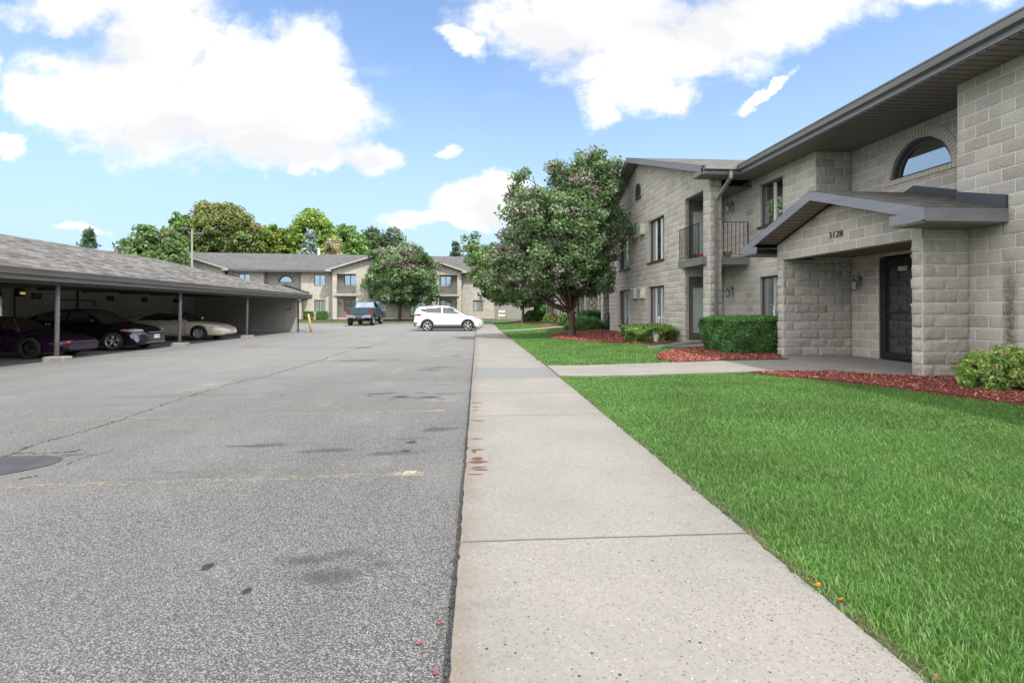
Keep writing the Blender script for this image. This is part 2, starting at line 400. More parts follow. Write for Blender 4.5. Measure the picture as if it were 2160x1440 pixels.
# ------------------------------------------------------------------ block walls
CH, BLK = .2032, .4064
class Wall:
    def __init__(s): s.V = []; s.F = []; s.T = []; s.n = 0
    def grid(s, P, tone, flip):
        """P: (nu, nv, 3); tone: (nu-1, nv-1)"""
        nu, nv = P.shape[:2]; idx = np.arange(nu*nv).reshape(nu, nv)+s.n
        q = np.stack([idx[:-1, :-1], idx[1:, :-1], idx[1:, 1:], idx[:-1, 1:]], -1).reshape(-1, 4)
        if flip: q = q[:, ::-1]
        s.V.append(P.reshape(-1, 3)); s.F.append(q); s.T.append(np.asarray(tone, float).reshape(-1)); s.n += nu*nv
    def quad(s, pts, tone=.5):
        s.V.append(np.array(pts, float)); s.F.append(np.arange(4)[None]+s.n); s.T.append(np.array([tone])); s.n += 4
    def wall(s, P0, U, Nn, L, z0, z1, openings=(), top=None, rough=.02, lod=1, phase=0., arch=None, reveal=.11):
        P0 = np.array(P0, float); U = np.array(U, float); Nn = np.array(Nn, float)
        flip = (U[1]*Nn[0]-U[0]*Nn[1]) < 0
        k0, k1 = int(math.floor(z0/CH+1e-6)), int(math.ceil(z1/CH-1e-6))
        for k in range(k0, k1):
            v0, v1 = max(z0, k*CH), min(z1, (k+1)*CH)
            off = phase+(k % 2)*BLK/2
            js = [0.]+[j*BLK+off for j in range(-2, int(L/BLK)+3) if .03 < j*BLK+off < L-.03]+[L]
            for a, b in zip(js[:-1], js[1:]):
                rects = [(a, b, v0, v1)]
                for (o0, o1, p0, p1) in openings:
                    nr = []
                    for (x0, x1, y0, y1) in rects:
                        if o1 <= x0 or o0 >= x1 or p1 <= y0 or p0 >= y1: nr.append((x0, x1, y0, y1)); continue
                        if o0 > x0: nr.append((x0, o0, y0, y1))
                        if o1 < x1: nr.append((o1, x1, y0, y1))
                        m0, m1 = max(x0, o0), min(x1, o1)
                        if p0 > y0: nr.append((m0, m1, y0, p0))
                        if p1 < y1: nr.append((m0, m1, p1, y1))
                    rects = nr
                tone = rng.random()*.9
                for (x0, x1, y0, y1) in rects:
                    if x1-x0 < .006 or y1-y0 < .006: continue
                    if top is not None and max(top(x0), top(x1), top((x0+x1)/2)) <= y0+.004: continue
                    if arch and all(math.hypot(x-arch[0], y-arch[1]) < arch[2] and y >= arch[1]-.01 for x in (x0, x1) for y in (y0, y1)): continue
                    s.patch(P0, U, Nn, x0, x1, y0, y1, rough, lod, tone, top, arch, flip)
        for (o0, o1, p0, p1) in openings:
            c = lambda u, d, z: (*(P0+U*u-Nn*d), z)
            if reveal <= 0: continue
            s.quad([c(o0, 0, p0), c(o0, reveal, p0), c(o0, reveal, p1), c(o0, 0, p1)])
            s.quad([c(o1, 0, p0), c(o1, 0, p1), c(o1, reveal, p1), c(o1, reveal, p0)])
            s.quad([c(o0, 0, p1), c(o0, reveal, p1), c(o1, reveal, p1), c(o1, 0, p1)])
            if p0 > z0+.01: s.quad([c(o0, 0, p0), c(o1, 0, p0), c(o1, reveal, p0), c(o0, reveal, p0)])
        if arch:
            n = 24; c = lambda t, d: (*(P0+U*(arch[0]+arch[2]*math.cos(t))-Nn*d), arch[1]+arch[2]*math.sin(t))
            for i in range(n):
                t0, t1 = math.pi*i/n, math.pi*(i+1)/n
                s.quad([c(t0, 0), c(t0, .16), c(t1, .16), c(t1, 0)])
    def patch(s, P0, U, Nn, x0, x1, y0, y1, rough, lod, tone, top, arch, flip):
        def ax(a, b, step):
            m, e = (.005, .02) if lod == 0 else ((.006, .02) if lod == 1 else (.012, .02))
            w = b-a
            if w < .07: return np.array([a, a+w*.08, a+w*.3, b-w*.3, b-w*.08, b])
            if lod == 2: return np.array([a, a+m, b-m, b])
            ins = [] if lod == 1 else list(np.linspace(a+e, b-e, max(2, int((w-2*e)/step)+1)))[1:-1]
            return np.array([a, a+m, a+e]+ins+[b-e, b-m, b])
        us, vs = ax(x0, x1, .042), ax(y0, y1, .038)
        nu, nv = len(us), len(vs)
        Ug, Vg = np.meshgrid(us, vs, indexing='ij')
        dep = np.zeros((nu, nv))
        k = 2 if (lod < 2 or nu == 6) else 1; kv = 2 if (lod < 2 or nv == 6) else 1
        inner = (slice(k, nu-k), slice(kv, nv-kv)); shp = dep[inner].shape
        if lod == 0:
            gx = np.linspace(-1, 1, shp[0])[:, None]; gy = np.linspace(-1, 1, shp[1])[None]
            tl = rng.normal(0, .22, 2)
            dep[inner] = rough*(.74+.26*(1-gx**4)*(1-gy**4)+tl[0]*gx+tl[1]*gy+.25*math.sin(tone*40)*np.sin(gx*3.1+tone*9)*np.cos(gy*2.3))+rng.normal(0, rough*.24, shp)
        else: dep[inner] = rough*(.8+.3*rng.random())
        t = np.full((nu-1, nv-1), tone); t[0], t[-1] = 2., 2.; t[:, 0], t[:, -1] = 2., 2.
        if top is not None:
            tv = np.array([top(u) for u in us])[:, None]; Vg = np.minimum(Vg, tv)
        if arch:
            ddx, ddy = Ug-arch[0], Vg-arch[1]; r = np.hypot(ddx, ddy); ins = (r < arch[2]) & (ddy >= -.001)
            f = np.where(ins, arch[2]/np.maximum(r, 1e-4), 1); Ug = arch[0]+ddx*f; Vg = arch[1]+ddy*f
        if lod == 0:
            j = rng.normal(0, .0035, Ug.shape); j[:k+1] = 0; j[-k-1:] = 0; Ug = Ug+j
        P = np.empty((nu, nv, 3)); P[..., :2] = P0+U*Ug[..., None]+Nn*dep[..., None]; P[..., 2] = Vg
        s.grid(P, t, flip)
    def build(s, name, mat, parent, loc=None):
        me = fast_mesh(name, np.concatenate(s.V), np.concatenate(s.F), np.concatenate(s.T), [mat])
        return link(name, me, parent, loc)

# ------------------------------------------------------------------ apartment building
EAVE, GT, APEX = 4.865, 5.09, 7.39
PITCH = (APEX-GT)/7.1
UPW, LOW = (3.44, 4.62), (.83, 2.02)
WUP, WLO = (2.91, 4.52), (.37, 1.97)

def roof_quad(mb, p, mi=0):
    """p[0]->p[1] runs along the eave; uv in metres along the eave and up the slope"""
    p = [Vector(q) for q in p]; e = (p[1]-p[0]).normalized(); n = (p[1]-p[0]).cross(p[-1]-p[0]).normalized(); sdir_ = n.cross(e)
    mb.face(p, mi, uv=[((q-p[0]).dot(e), (q-p[0]).dot(sdir_)) for q in p])

def add_window(root, x0, x1, z0, z1, y, n=2, gm='glass', mull=None, sill=False, ny=1, fm='bronze', inset=.07):
    """window in a wall facing +y (ny=1) of the local frame"""
    f = MB(); t = .055; yf = y-inset*ny; b = yf-.05*ny; w = x1-x0
    f.box(x0, x0+t, b, yf, z0, z1); f.box(x1-t, x1, b, yf, z0, z1)
    f.box(x0+t, x1-t, b, yf, z0, z0+t); f.box(x0+t, x1-t, b, yf, z1-t, z1)
    ms = mull or [i/n for i in range(1, n)]
    for q in ms:
        xm = x0+w*q; f.box(xm-t*.6, xm+t*.6, b, yf+.004*ny, z0+t, z1-t)
    if sill: f.box(x0-.06, x1+.06, yf, y+.06*ny, z0-.07, z0-.004)
    o = f.build('window', MT[fm], root)
    gmb = MB(); gy = b+.012*ny
    xs = [x0+t*.8]+[x0+w*q for q in ms]+[x1-t*.8]
    for i in range(len(xs)-1):
        gmb.box(xs[i]+.003, xs[i+1]-.003, gy-.008*ny-.002*(i % 2), gy+.003*(i % 2)*ny, z0+t*.8, z1-t*.8)
    if len(ms) > 0:      # light sash edges beside the mullions
        sm = MB()
        for q in ms: sm.box(x0+w*q-.045, x0+w*q-.034, b, yf+.006*ny, z0+t, z1-t)
        sm.box(x0+t, x0+t+.014, b, yf-.006*ny, z0+t, z1-t)
        sm.build('sash', MT['white'], o)
    gmb.build('pane', MT[gm], o)
    return o

def wall_lamp(root, x, y, z, d=(0, 1), s=1.):
    """coach lantern on a wall; d is the outward direction in the local plane"""
    dx, dy = d; f = MB()
    f.lathe([(.0, .0), (.055*s, .0), (.055*s, .02), (.0, .03)], axis='y' if dy else 'x', c=(x, y, z+.10*s), n=12)
    c = lambda k, h: (x+dx*k*s, y+dy*k*s, z+h*s)
    f.tube([c(.02, .10), c(.07, .12), c(.13, .17), c(.17, .13), c(.16, .09)], .010*s, 6)
    f.tube([c(.02, .12), c(.05, .20), c(.02, .22)], .008*s, 6)
    cx, cy = x+dx*.16*s, y+dy*.16*s
    f.lathe([(.008*s, .10*s), (.035*s, .085*s), (.085*s, .035*s), (.09*s, .02*s), (.075*s, .015*s)], (cx, cy, z), 4)
    f.lathe([(.052*s, -.16*s), (.06*s, -.15*s), (.02*s, -.185*s), (0, -.19*s)], (cx, cy, z), 4)
    for k in range(4):
        a = math.pi/2*k; f.bar((cx+.074*s*math.cos(a), cy+.074*s*math.sin(a), z+.02*s), (cx+.054*s*math.cos(a), cy+.054*s*math.sin(a), z-.155*s), .008*s)
    o = f.build('wall_lamp', MT['verdigris'], root)
    q = MB(); q.lathe([(.05*s, -.15*s), (.068*s, .015*s)], (cx, cy, z), 4); q.build('lamp_glass', MT['lampglass'], o)
    return o

def railing(root, paths, z0, z1, mt='black'):
    r = MB()
    for a, b in paths:
        a, b = Vector(a), Vector(b); L = (b-a).length; n = max(2, int(L/.115))
        r.bar((*a, z1), (*b, z1), .035, .014); r.bar((*a, z0+.07), (*b, z0+.07), .03, .012)
        for i in range(n+1):
            p = a.lerp(b, i/n); w = .022 if i in (0, n) else .012
            r.bar((p.x, p.y, z0 if i in (0, n) else z0+.07), (p.x, p.y, z1), w)
    return r.build('railing', MT[mt], root)

def ac_unit(root, x0, x1, z0, z1, y):
    b = MB(); b.box(x0, x1, y-.05, y+.2, z0, z1)
    o = b.build('air_conditioner', MT['ac'], root, bevel=.008)
    q = MB(); n = 9
    q.box(x0+.03, x1-.03, y+.2, y+.203, z0+.03, z1-.03)
    for i in range(n):
        z = z0+.04+(z1-z0-.08)*i/(n-1); q.box(x0+.03, x1-.03, y+.203, y+.21, z-.006, z+.006)
    q.build('grille', MT['ac_grille'], o)

def building(root, a0, a1, wings, entries, lodf, mats, balw=1.75, main_win=(), back_win=False, gl='glass', fine=True):
    W = Wall(); bm_ = MT[mats['block']]
    def inwing(a): return any(c-6.5 < a < c+6.5 for c in wings)
    # main wall y=0: intervals between entries and wing interiors
    cuts = [(e-1.8, e+1.8) for e in entries]+[(c-6.5+balw, c+6.5-balw) for c in wings]
    cuts = sorted(x for x in cuts if x[1] > a0 and x[0] < a1); cur = a0; segs = []
    for x in cuts:
        if x[0] > cur: segs.append((cur, x[0]))
        cur = max(cur, x[1])
    if cur < a1: segs.append((cur, a1))
    wins = []
    for e in entries:
        for s in (-1, 1):
            x = sorted((e+s*3.1, e+s*4.2)); wins.append((x[0], x[1], UPW)); wins.append((x[0], x[1], LOW))
    for x in main_win: wins.append((x[0], x[1], UPW)); wins.append((x[0], x[1], LOW))
    if back_win:
        for c in wings:
            for s in (-1, 1):
                x = sorted((c+s*(6.5-.95), c+s*(6.5-2.15))); wins.append((x[0], x[1], UPW)); wins.append((x[0], x[1], LOW))
    for (s0, s1) in segs:
        ws = [(x0-s0, x1-s0, z[0], z[1]) for x0, x1, z in wins if x0 >= s0 and x1 <= s1]
        lod = lodf((s0+s1)/2)
        W.wall((s0, 0), (1, 0), (0, 1), s1-s0, 0, EAVE, ws, rough=.010 if lod else .009, lod=lod, phase=.1)
        for x0, x1, z in wins:
            if x0 >= s0 and x1 <= s1: add_window(root, x0, x1, z[0], z[1], 0, 2, gl if z is LOW else mats.get('upglass', gl), sill=fine)
    # entries
    for ei, e in enumerate(entries):
        lod = lodf(e); arch = (1.73, 3.86, .72)
        W.wall((e-1.8, -.9), (1, 0), (0, 1), 3.6, 0, EAVE, [(.85, 2.77, 0, 2.27)], rough=.004, lod=1 if lod == 0 else lod, arch=arch, phase=.2)
        for s in (-1, 1):
            n_in = (-s, 0)                      # faces the middle of the porch
            W.wall((e+s*1.8, -.9), (0, 1), n_in, 1.70, 0, 2.28, rough=.022, lod=lod, phase=.0)
            W.wall((e+s*1.8, -.9), (0, 1), n_in, .9, 2.28, EAVE, rough=.016, lod=lod, phase=.0)
            W.wall((e+s*2.0, 0), (0, 1), (s, 0), .80, 0, 2.44, rough=.022, lod=lod, phase=.2)
            x0 = e+s*1.8 if s > 0 else e-2.0
            W.wall((x0, .8), (1, 0), (0, 1), .2, 0, 2.28, rough=.035, lod=lod)
            W.quad([(x0, .8, 2.28), (x0+.2, .8, 2.28), (x0+.2, 0, 2.28), (x0, 0, 2.28)])
        # gable beam over the porch opening
        rl = lambda u: 3.27-.32*abs(u-2.0)
        W.wall((e-2, .82), (1, 0), (0, 1), 4.0, 2.27, 3.4, top=rl, rough=.006, lod=1 if lod == 0 else lod)
        W.wall((e-2, .60), (1, 0), (0, -1), 4.0, 2.27, 3.4, top=rl, rough=.004, lod=2)
        W.quad([(e-2, .6, 2.27), (e+2, .6, 2.27), (e+2, .82, 2.27), (e-2, .82, 2.27)])
        for s in (-1, 1): W.quad([(e+s*2, .6, 2.27), (e+s*2, .82, 2.27), (e+s*2, .82, 2.64), (e+s*2, .6, 2.64)])
        # canopy
        cr = MB(); hw = 2.63; yb, yf = -.9, 1.36; ze, zr = 2.64, 3.48
        for s in (-1, 1):
            p = [(e+s*hw, yf, ze), (e+s*hw, yb, ze), (e, yb, zr), (e, yf, zr)]
            roof_quad(cr, p if s > 0 else [p[1], p[0], p[3], p[2]])
        cr.build('canopy_roof', MT[mats['shingle']], root)
        cf = MB(); t = .19
        for s in (-1, 1):
            x1, x2 = e+s*hw, e
            cf.hexa([(x1, yf-.03, ze-t), (x2, yf-.03, zr-t), (x2, yf+.0, zr-t), (x1, yf+.0, ze-t), (x1, yf-.03, ze-.006), (x2, yf-.03, zr-.006), (x2, yf, zr-.006), (x1, yf, ze-.006)])
            cf.box(x1-.025*(s > 0), x1+.025*(s < 0), 0.0, yf-.031, 2.43, ze-.006)
            cf.box(x1+.03*(-s), e+s*1.98, yf-.028, yf-.004, 2.44, ze-.04)
        cf.build('canopy_fascia', MT['fascia'], root)
        cs = MB()
        for s in (-1, 1):
            cs.box(e+s*2.03, e+s*(hw-.03), 0.02, yf-.03, 2.41, 2.43)
            x1, x2 = e+s*1.97, e
            f_ = lambda x: zr-.32*abs(x-e)-t+.0
            cs.hexa([(x1, .86, f_(x1)), (x2, .86, f_(x2)), (x2, yf-.03, f_(x2)), (x1, yf-.03, f_(x1)), (x1, .86, f_(x1)+.02), (x2, .86, f_(x2)+.02), (x2, yf-.03, f_(x2)+.02), (x1, yf-.03, f_(x1)+.02)])
        cs.build('canopy_soffit', MT['soffit_rake'], root)
        pc = MB(); pc.box(e-1.78, e+1.78, -.88, .6, 2.33, 2.35); pc.build('porch_ceiling', MT['porch_ceiling'], root)
        fl = MB()
        for s in (-1, 1):
            x0, x1 = sorted((e+s*1.82, e+s*hw))
            f_ = lambda x: zr-.32*abs(x-e)
            fl.hexa([(x0, .012, f_(x0)+.0), (x1, .012, f_(x1)), (x1, .05, f_(x1)), (x0, .05, f_(x0)), (x0, .012, f_(x0)+.2), (x1, .012, f_(x1)+.17), (x1, .05, f_(x1)+.17), (x0, .05, f_(x0)+.2)])
            x0, x1 = e, e+s*1.77
            fl.hexa([(x0, -.88, f_(x0)), (x1, -.88, f_(x1)), (x1, -.84, f_(x1)), (x0, -.84, f_(x0)), (x0, -.88, f_(x0)+.14), (x1, -.88, f_(x1)+.14), (x1, -.84, f_(x1)+.14), (x0, -.84, f_(x0)+.14)])
        fl.build('flashing', MT['flash'], root)
        # arch window
        xc, zc = e-.07, 3.86; n = 24
        vo = MB()
        if fine:
            for i in range(34):
                t0, t1 = math.pi*i/34+.008, math.pi*(i+1)/34-.008
                pp = [(xc+r*math.cos(t), y, zc+r*math.sin(t)) for y in (-.9, -.884) for (r, t) in ((.715, t0), (.90, t0), (.90, t1), (.715, t1))]
                vo.hexa([pp[0], pp[1], pp[2], pp[3], pp[4], pp[5], pp[6], pp[7]])
            for i in range(22):
                x = xc-.90+i*1.8/22; vo.box(x+.004, x+1.8/22-.004, -.9, -.872, zc-.10, zc-.004)
            vo.build('brick_arch', MT['voussoir'], root)
        f = MB()
        for i in range(n):
            t0, t1 = math.pi*i/n, math.pi*(i+1)/n
            for (r0, r1, y0, y1) in ((.66, .72, -1.06, -.97), (.60, .66, -1.06, -1.0)):
                pp = [(xc+r*math.cos(t), y, zc+r*math.sin(t)) for y in (y0, y1) for (r, t) in ((r0, t0), (r1, t0), (r1, t1), (r0, t1))]
                f.hexa(pp)
        f.box(xc-.72, xc+.72, -1.06, -.96, zc, zc+.05)
        aw = f.build('arch_window', MT['bronze'], root)
        q = MB(); q.face([(xc-.62, -1.03, zc+.03)]+[(xc-.62*math.cos(math.pi*i/n), -1.03, zc+.03+.62*math.sin(math.pi*i/n)) for i in range(1, n)]+[(xc+.62, -1.03, zc+.03)])
        q.build('pane', MT[mats.get('archglass', 'glass_clear')], aw)
        # entrance door, dark frame and sidelight
        dm = MB(); y0, y1 = -1.0, -.93; zt = 2.22; xl, xr = e+.97, e-.95
        dm.box(xl-.09, xl, y0, y1, .03, zt); dm.box(xr, xr+.08, y0, y1, .03, zt); dm.box(xr+.08, xl-.09, y0, y1, zt-.20, zt); dm.box(xr+.08, xl-.09, y0, y1, .03, .17)
        dm.box(e-.06, e+.02, y0, y1, .17, zt-.2); dm.box(xl-.16, xl-.091, y0+.01, y1+.012, .17, zt-.2)
        dm.box(e+.03, xl-.165, y1, y1+.03, 1.02, 1.06)
        dr = dm.build('entrance_door', MT['black'], root)
        q = MB(); q.box(xr+.07, e-.05, y0+.02, y0+.03, .16, zt-.19); q.box(e+.01, xl-.15, y0+.02, y0+.032, .16, zt-.19); q.build('pane', MT['glass_door'], dr)
        if ei == 0 and fine:
            sg = MB(); sg.box(e+.27, e+.50, y1-.02, y1-.014, 1.93, 2.04); pl = sg.build('number_plate', MT['white'], dr)
            text_mesh('digits', '3128', .10, MT['black'], pl, (e+.385, y1-.012, 1.983), (R(90), 0, R(180)), .001, 1.0, .0)
            text_mesh('house_number', '3128', .185, MT['black'], root, (e-.03, .84, 2.60), (R(90), 0, R(180)), .008, 1.12, -.0035)
        if fine: wall_lamp(root, e+1.50, -.893, 1.72, (0, 1), 1.02)
    # wings
    for c in wings:
        lod = lodf(c-5); h = 1.3; inner = 6.5-balw
        ops = [(.4, balw, 0, 4.65), (13-balw, 12.6, 0, 4.65)]
        ww = []
        for s in (-1, 1):
            x0, x1 = sorted((c+s*1.2, c+s*2.9))
            for z in (WUP, WLO): ww.append((x0, x1, z))
        ops += [(x0-c+6.5, x1-c+6.5, z[0], z[1]) for x0, x1, z in ww]
        rl = lambda u: APEX-.22-PITCH*abs(u-6.5)
        W.wall((c-6.5, h), (1, 0), (0, 1), 13, 0, APEX, ops, top=rl, rough=(.014 if lodf(c) == 0 else .009) if fine else .009, lod=lodf(c), phase=.05, reveal=.13)
        for x0, x1, z in ww: add_window(root, x0, x1, z[0], z[1], h, 3, gl if z is WLO else mats.get('upglass', gl), mull=[.36, .70], sill=True, inset=.10)
        for s in (-1, 1):
            xo = c+s*6.5
            # corner pier, its outer and inner faces
            W.wall((xo, h-.36), (0, 1), (s, 0), .36, 0, EAVE, rough=.03, lod=lod)
            xi = c+s*6.1
            W.wall((xi, h-.36), (0, 1), (-s, 0), .36, 0, 4.65, rough=.03, lod=lod)
            x0 = min(xo, xi); W.wall((x0, h-.36), (1, 0), (0, -1), .4, 0, EAVE, rough=.01, lod=max(1, lod))
            # wall that holds the balcony doors
            xd = c+s*inner
            W.wall((xd, 0), (0, 1), (s, 0), h, 0, 4.65, [(.30, 1.20, .10, 2.16), (.30, 1.20, 2.65, 4.63)], rough=.02, lod=lod, phase=.1, reveal=.0)
            cl = MB(); cl.box(min(xd, xo), max(xd, xo), 0.02, h-.02, 4.66, 4.69); cl.build('balcony_ceiling', MT['soffit'], root)
            for (z0, z1) in ((.10, 2.16), (2.65, 4.63)):
                dm = MB(); xa, xb = xd-s*.07, xd-s*.02
                dm.box(xa, xb, .30, .37, z0, z1); dm.box(xa, xb, 1.13, 1.20, z0, z1)
                dm.box(xa, xb, .37, 1.13, z1-.28, z1-.24); dm.box(xa, xb, .37, 1.13, z0, z0+.05)
                dm.box(xa-s*.01, xb-s*.015, .37, 1.13, z1-.24, z1-.12); dm.box(xa, xb-s*.02, .37, 1.13, z1-.12, z1)
                dm.box(xa, xb+s*.012, .37, .46, z0+.05, z1-.28); dm.box(xa, xb+s*.012, 1.04, 1.13, z0+.05, z1-.28)
                dm.box(xa, xb+s*.012, .46, 1.04, z0+.05, z0+.24); dm.box(xa, xb+s*.012, .46, 1.04, z1-.36, z1-.28)
                do = dm.build('balcony_door', MT['bronze_b'], root)
                q = MB(); q.box(xb-s*.01, xb-s*.02, .46, 1.04, z0+.24, z1-.36); q.build('pane', MT['glass_blind'], do)
                q = MB(); q.lathe([(0, 0), (.028, .0), (.032, s*.03), (0, s*.05)], (xb+s*.012, .43, z0+.95), 8, 'x'); q.build('handle', MT['black'], do)
            # balcony
            sb = MB(); x0, x1 = sorted((c+s*6.34, c+s*(inner-.18)))
            sb.box(x0, x1, .03, h-.005, 2.42, 2.65) if False else sb.box(min(c+s*6.34, xd+s*.01), max(c+s*6.34, xd+s*.01), .01, h+.16, 2.42, 2.65)
            sb.box(*sorted((xd+s*.009, c+s*(inner-.18))), h+.03, h+.16, 2.42, 2.65)
            bo = sb.build('balcony', MT['gutter' if fine else 'trim_far'], root)
            railing(bo, [((c+s*6.05, h+.12), (c+s*(inner-.12), h+.12)), ((c+s*6.3, .04), (c+s*6.3, h-.40))], 2.65, 3.67, 'black' if fine else 'rail_far')
            wall_lamp(root, c+s*(5.35 if not back_win else 6.05), .01, 4.3); wall_lamp(root, c+s*(5.35 if not back_win else 6.05), .01, 1.66)
            # wing eave box, fascia and gutter
            x7 = c+s*7.1
            e1 = MB(); e1.box(*sorted((x7, x7-s*.03)), .705, 1.8, EAVE, 5.04); e1.box(*sorted((x7-s*.03, c+s*6.52)), 1.775, 1.797, EAVE, 4.99)
            e1.build('eave_fascia', MT['fascia' if fine else 'trim_far'], root)
            e2 = MB(); e2.box(*sorted((x7, x7+s*.12)), .822, 1.74, 4.97, GT); e2.build('gutter', MT['gutter'], root)
            e3 = MB(); e3.box(*sorted((x7-s*.03, c+s*6.53)), .0, 1.775, EAVE-.02, EAVE); e3.build('soffit', MT['soffit'], root)
            # downspout with its foot running out over the ground
            if fine or True:
                px = c+s*6.56; py = 1.12
                dsp = MB(); dsp.bar((x7+s*.05, 1.0, 4.98), (x7+s*.05, 1.0, 4.72), .09, .07); dsp.bar((x7+s*.05, 1.0, 4.74), (px, py, 4.25), .09, .07); dsp.bar((px, py, 4.28), (px, py, .30), .09, .07)
                dsp.bar((px, py, .32), (px, py+.22, .17), .09, .07); dsp.bar((px, py+.2, .18), (px-s*.1, py+2.0, -.0), .10, .07)
                dsp.build('downspout', MT['gutter'], root)
        # rake fascia, rake soffit, roof
        rf = MB(); rs = MB(); rr = MB(); y1 = 1.8
        for s in (-1, 1):
            xe, xr_ = c+s*7.1, c
            rf.hexa([(xe, y1-.03, GT-.20), (xr_, y1-.03, APEX-.20), (xr_, y1, APEX-.20), (xe, y1, GT-.20), (xe, y1-.03, GT-.008), (xr_, y1-.03, APEX-.008), (xr_, y1, APEX-.008), (xe, y1, GT-.008)])
            xs_ = c+s*6.5; f_ = lambda x: APEX-PITCH*abs(x-c)-.21
            rs.hexa([(xs_, h+.02, f_(xs_)), (xr_, h+.02, f_(xr_)), (xr_, y1-.03, f_(xr_)), (xs_, y1-.03, f_(xs_)), (xs_, h+.02, f_(xs_)+.02), (xr_, h+.02, f_(xr_)+.02), (xr_, y1-.03, f_(xr_)+.02), (xs_, y1-.03, f_(xs_)+.02)])
            p = [(xe+s*.02, y1+.01, GT-PITCH*.02), (xe+s*.02, -6.4, GT-PITCH*.02), (xr_, -6.4, APEX), (xr_, y1+.01, APEX)]
            roof_quad(rr, p if s > 0 else [p[1], p[0], p[3], p[2]])
        rf.build('rake_fascia', MT['fascia' if fine else 'trim_far'], root); rs.build('rake_soffit', MT['soffit_rake'], root); rr.build('wing_roof', MT[mats['shingle']], root)
        # gable vent
        v = MB(); n = 12; vz = 6.02; vr_ = .26; yv = h+.022
        for i in range(n):
            t0, t1 = math.pi*i/n, math.pi*(i+1)/n
            pp = [(c+r*math.cos(t), y, vz+r*math.sin(t)) for y in (yv, yv+.035) for (r, t) in ((vr_, t0), (vr_+.035, t0), (vr_+.035, t1), (vr_, t1))]; v.hexa(pp)
        for s in (-1, 1): v.box(*sorted((c+s*vr_, c+s*(vr_+.035))), yv, yv+.035, 5.74, vz)
        v.box(c-vr_-.07, c+vr_+.07, yv-.02, yv+.06, 5.68, 5.74)
        v.box(c-vr_, c+vr_, yv-.02, yv-.0, 5.74, vz)
        v.face([(c-vr_, yv, vz)]+[(c-vr_*math.cos(math.pi*i/n), yv, vz+vr_*math.sin(math.pi*i/n)) for i in range(1, n)]+[(c+vr_, yv, vz)])
        for i in range(8):
            z = 5.76+i*.065; hw_ = vr_ if z < vz else math.sqrt(max(0, vr_**2-(z-vz)**2))
            if hw_ > .03: v.hexa([(c-hw_, yv, z), (c+hw_, yv, z), (c+hw_, yv+.03, z-.02), (c-hw_, yv+.03, z-.02), (c-hw_, yv, z+.012), (c+hw_, yv, z+.012), (c+hw_, yv+.03, z-.008), (c-hw_, yv+.03, z-.008)])
        v.build('gable_vent', MT['bronze'], root)
        for (x0, x1) in ((c-.85, c-.30), (c+.02, c+.57)):
            ac_unit(root, x0, x1, 1.54, 1.97, h); ac_unit(root, x0, x1, 4.10, 4.53, h)
    # main eave between wings
    W.build('wall', bm_, root)
    spans = []; cur = a0-.5
    for c in sorted(wings):
        if c-7.1 > cur: spans.append((cur, c-7.1))
        cur = c+7.1
    if cur < a1+.5: spans.append((cur, a1+.5))
    for (x0, x1) in spans:
        fa = MB(); gu = MB(); so = MB()
        fa.box(x0, x1, .675, .705, EAVE, 5.035)
        n = max(1, int((x1-x0)/3.3))
        for i in range(n): fa.box(x0+(x1-x0)*(i+.5)/n-.004, x0+(x1-x0)*(i+.5)/n+.004, .70, .709, EAVE-.004, 5.03)
        gx0 = x0 - (.12 if any(abs(x0-(c+7.1)) < .01 for c in wings) else 0)*0; gx1 = x1
        gu.hexa([(gx0, .706, 4.955), (gx1, .706, 4.955), (gx1, .80, 4.965), (gx0, .80, 4.965), (gx0, .706, GT-.002), (gx1, .706, GT-.002), (gx1, .825, GT), (gx0, .825, GT)])
        gu.box(gx0, gx1, .80, .837, GT-.022, GT+.004)
        so.box(x0, x1, -.98, .675, EAVE-.02, EAVE)
        fa.build('fascia', MT['fascia' if fine else 'trim_far'], root); gu.build('gutter', MT['gutter'], root); so.build('soffit', MT['soffit'], root)
    mr_ = MB()
    roof_quad(mr_, [(a1+.5, .74, GT+.004), (a0-.5, .74, GT+.004), (a0-.5, -6.4, APEX+.004), (a1+.5, -6.4, APEX+.004)])
    roof_quad(mr_, [(a0-.5, -13.5, GT), (a1+.5, -13.5, GT), (a1+.5, -6.4, APEX+.004), (a0-.5, -6.4, APEX+.004)])
    for x in (a0-.5, a1+.5): mr_.face([(x, .74, GT), (x, -13.5, GT), (x, -6.4, APEX)])
    mr_.build('roof', MT[mats['shingle']], root)
    bw = MB()
    bw.box(a0, a0+.2, -13, -.0, 0, EAVE); bw.box(a1-.2, a1, -13, 0, 0, EAVE); bw.box(a0+.2, a1-.2, -13, -12.8, 0, EAVE)
    bw.build('rear_wall', bm_, root)

bA = empty('apartment_building', (8.0, 0, .08), R(90), 'long grey block apartment building beside the sidewalk, numbered 3128', 'building')
building(bA, -6, 53, [20.9, 43.04], [9.83, 31.97], lambda a: 0 if a < 24 else (1 if a < 33 else 2), dict(block='block', shingle='shingle', upglass='glass_bright'))
v = MB(); v.box(14.9, 15.4, -2.2, -1.7, 5.6, 6.15); v.build('roof_vent', MT['fascia'], bA)
fw = R(185); bB = empty('apartment_building', (-8.3, 54.9, .08), fw, 'pale sunlit apartment building across the far end of the parking lot', 'building')
building(bB, -10.2, 36, [0, 23.3], [11.65, 34.9], lambda a: 2, dict(block='block_far', shingle='shingle_far', upglass='glass_bright', archglass='glass_bright'), balw=2.3, main_win=[(-8.95, -7.85)], back_win=True, gl='glass_far', fine=False)
v = MB(); v.lathe([(.14, 6.6), (.14, 7.9), (.2, 7.9), (.2, 8.0), (0, 8.05)], (9.4, -6.2, 0), 12); v.build('roof_vent', MT['white'], bB)
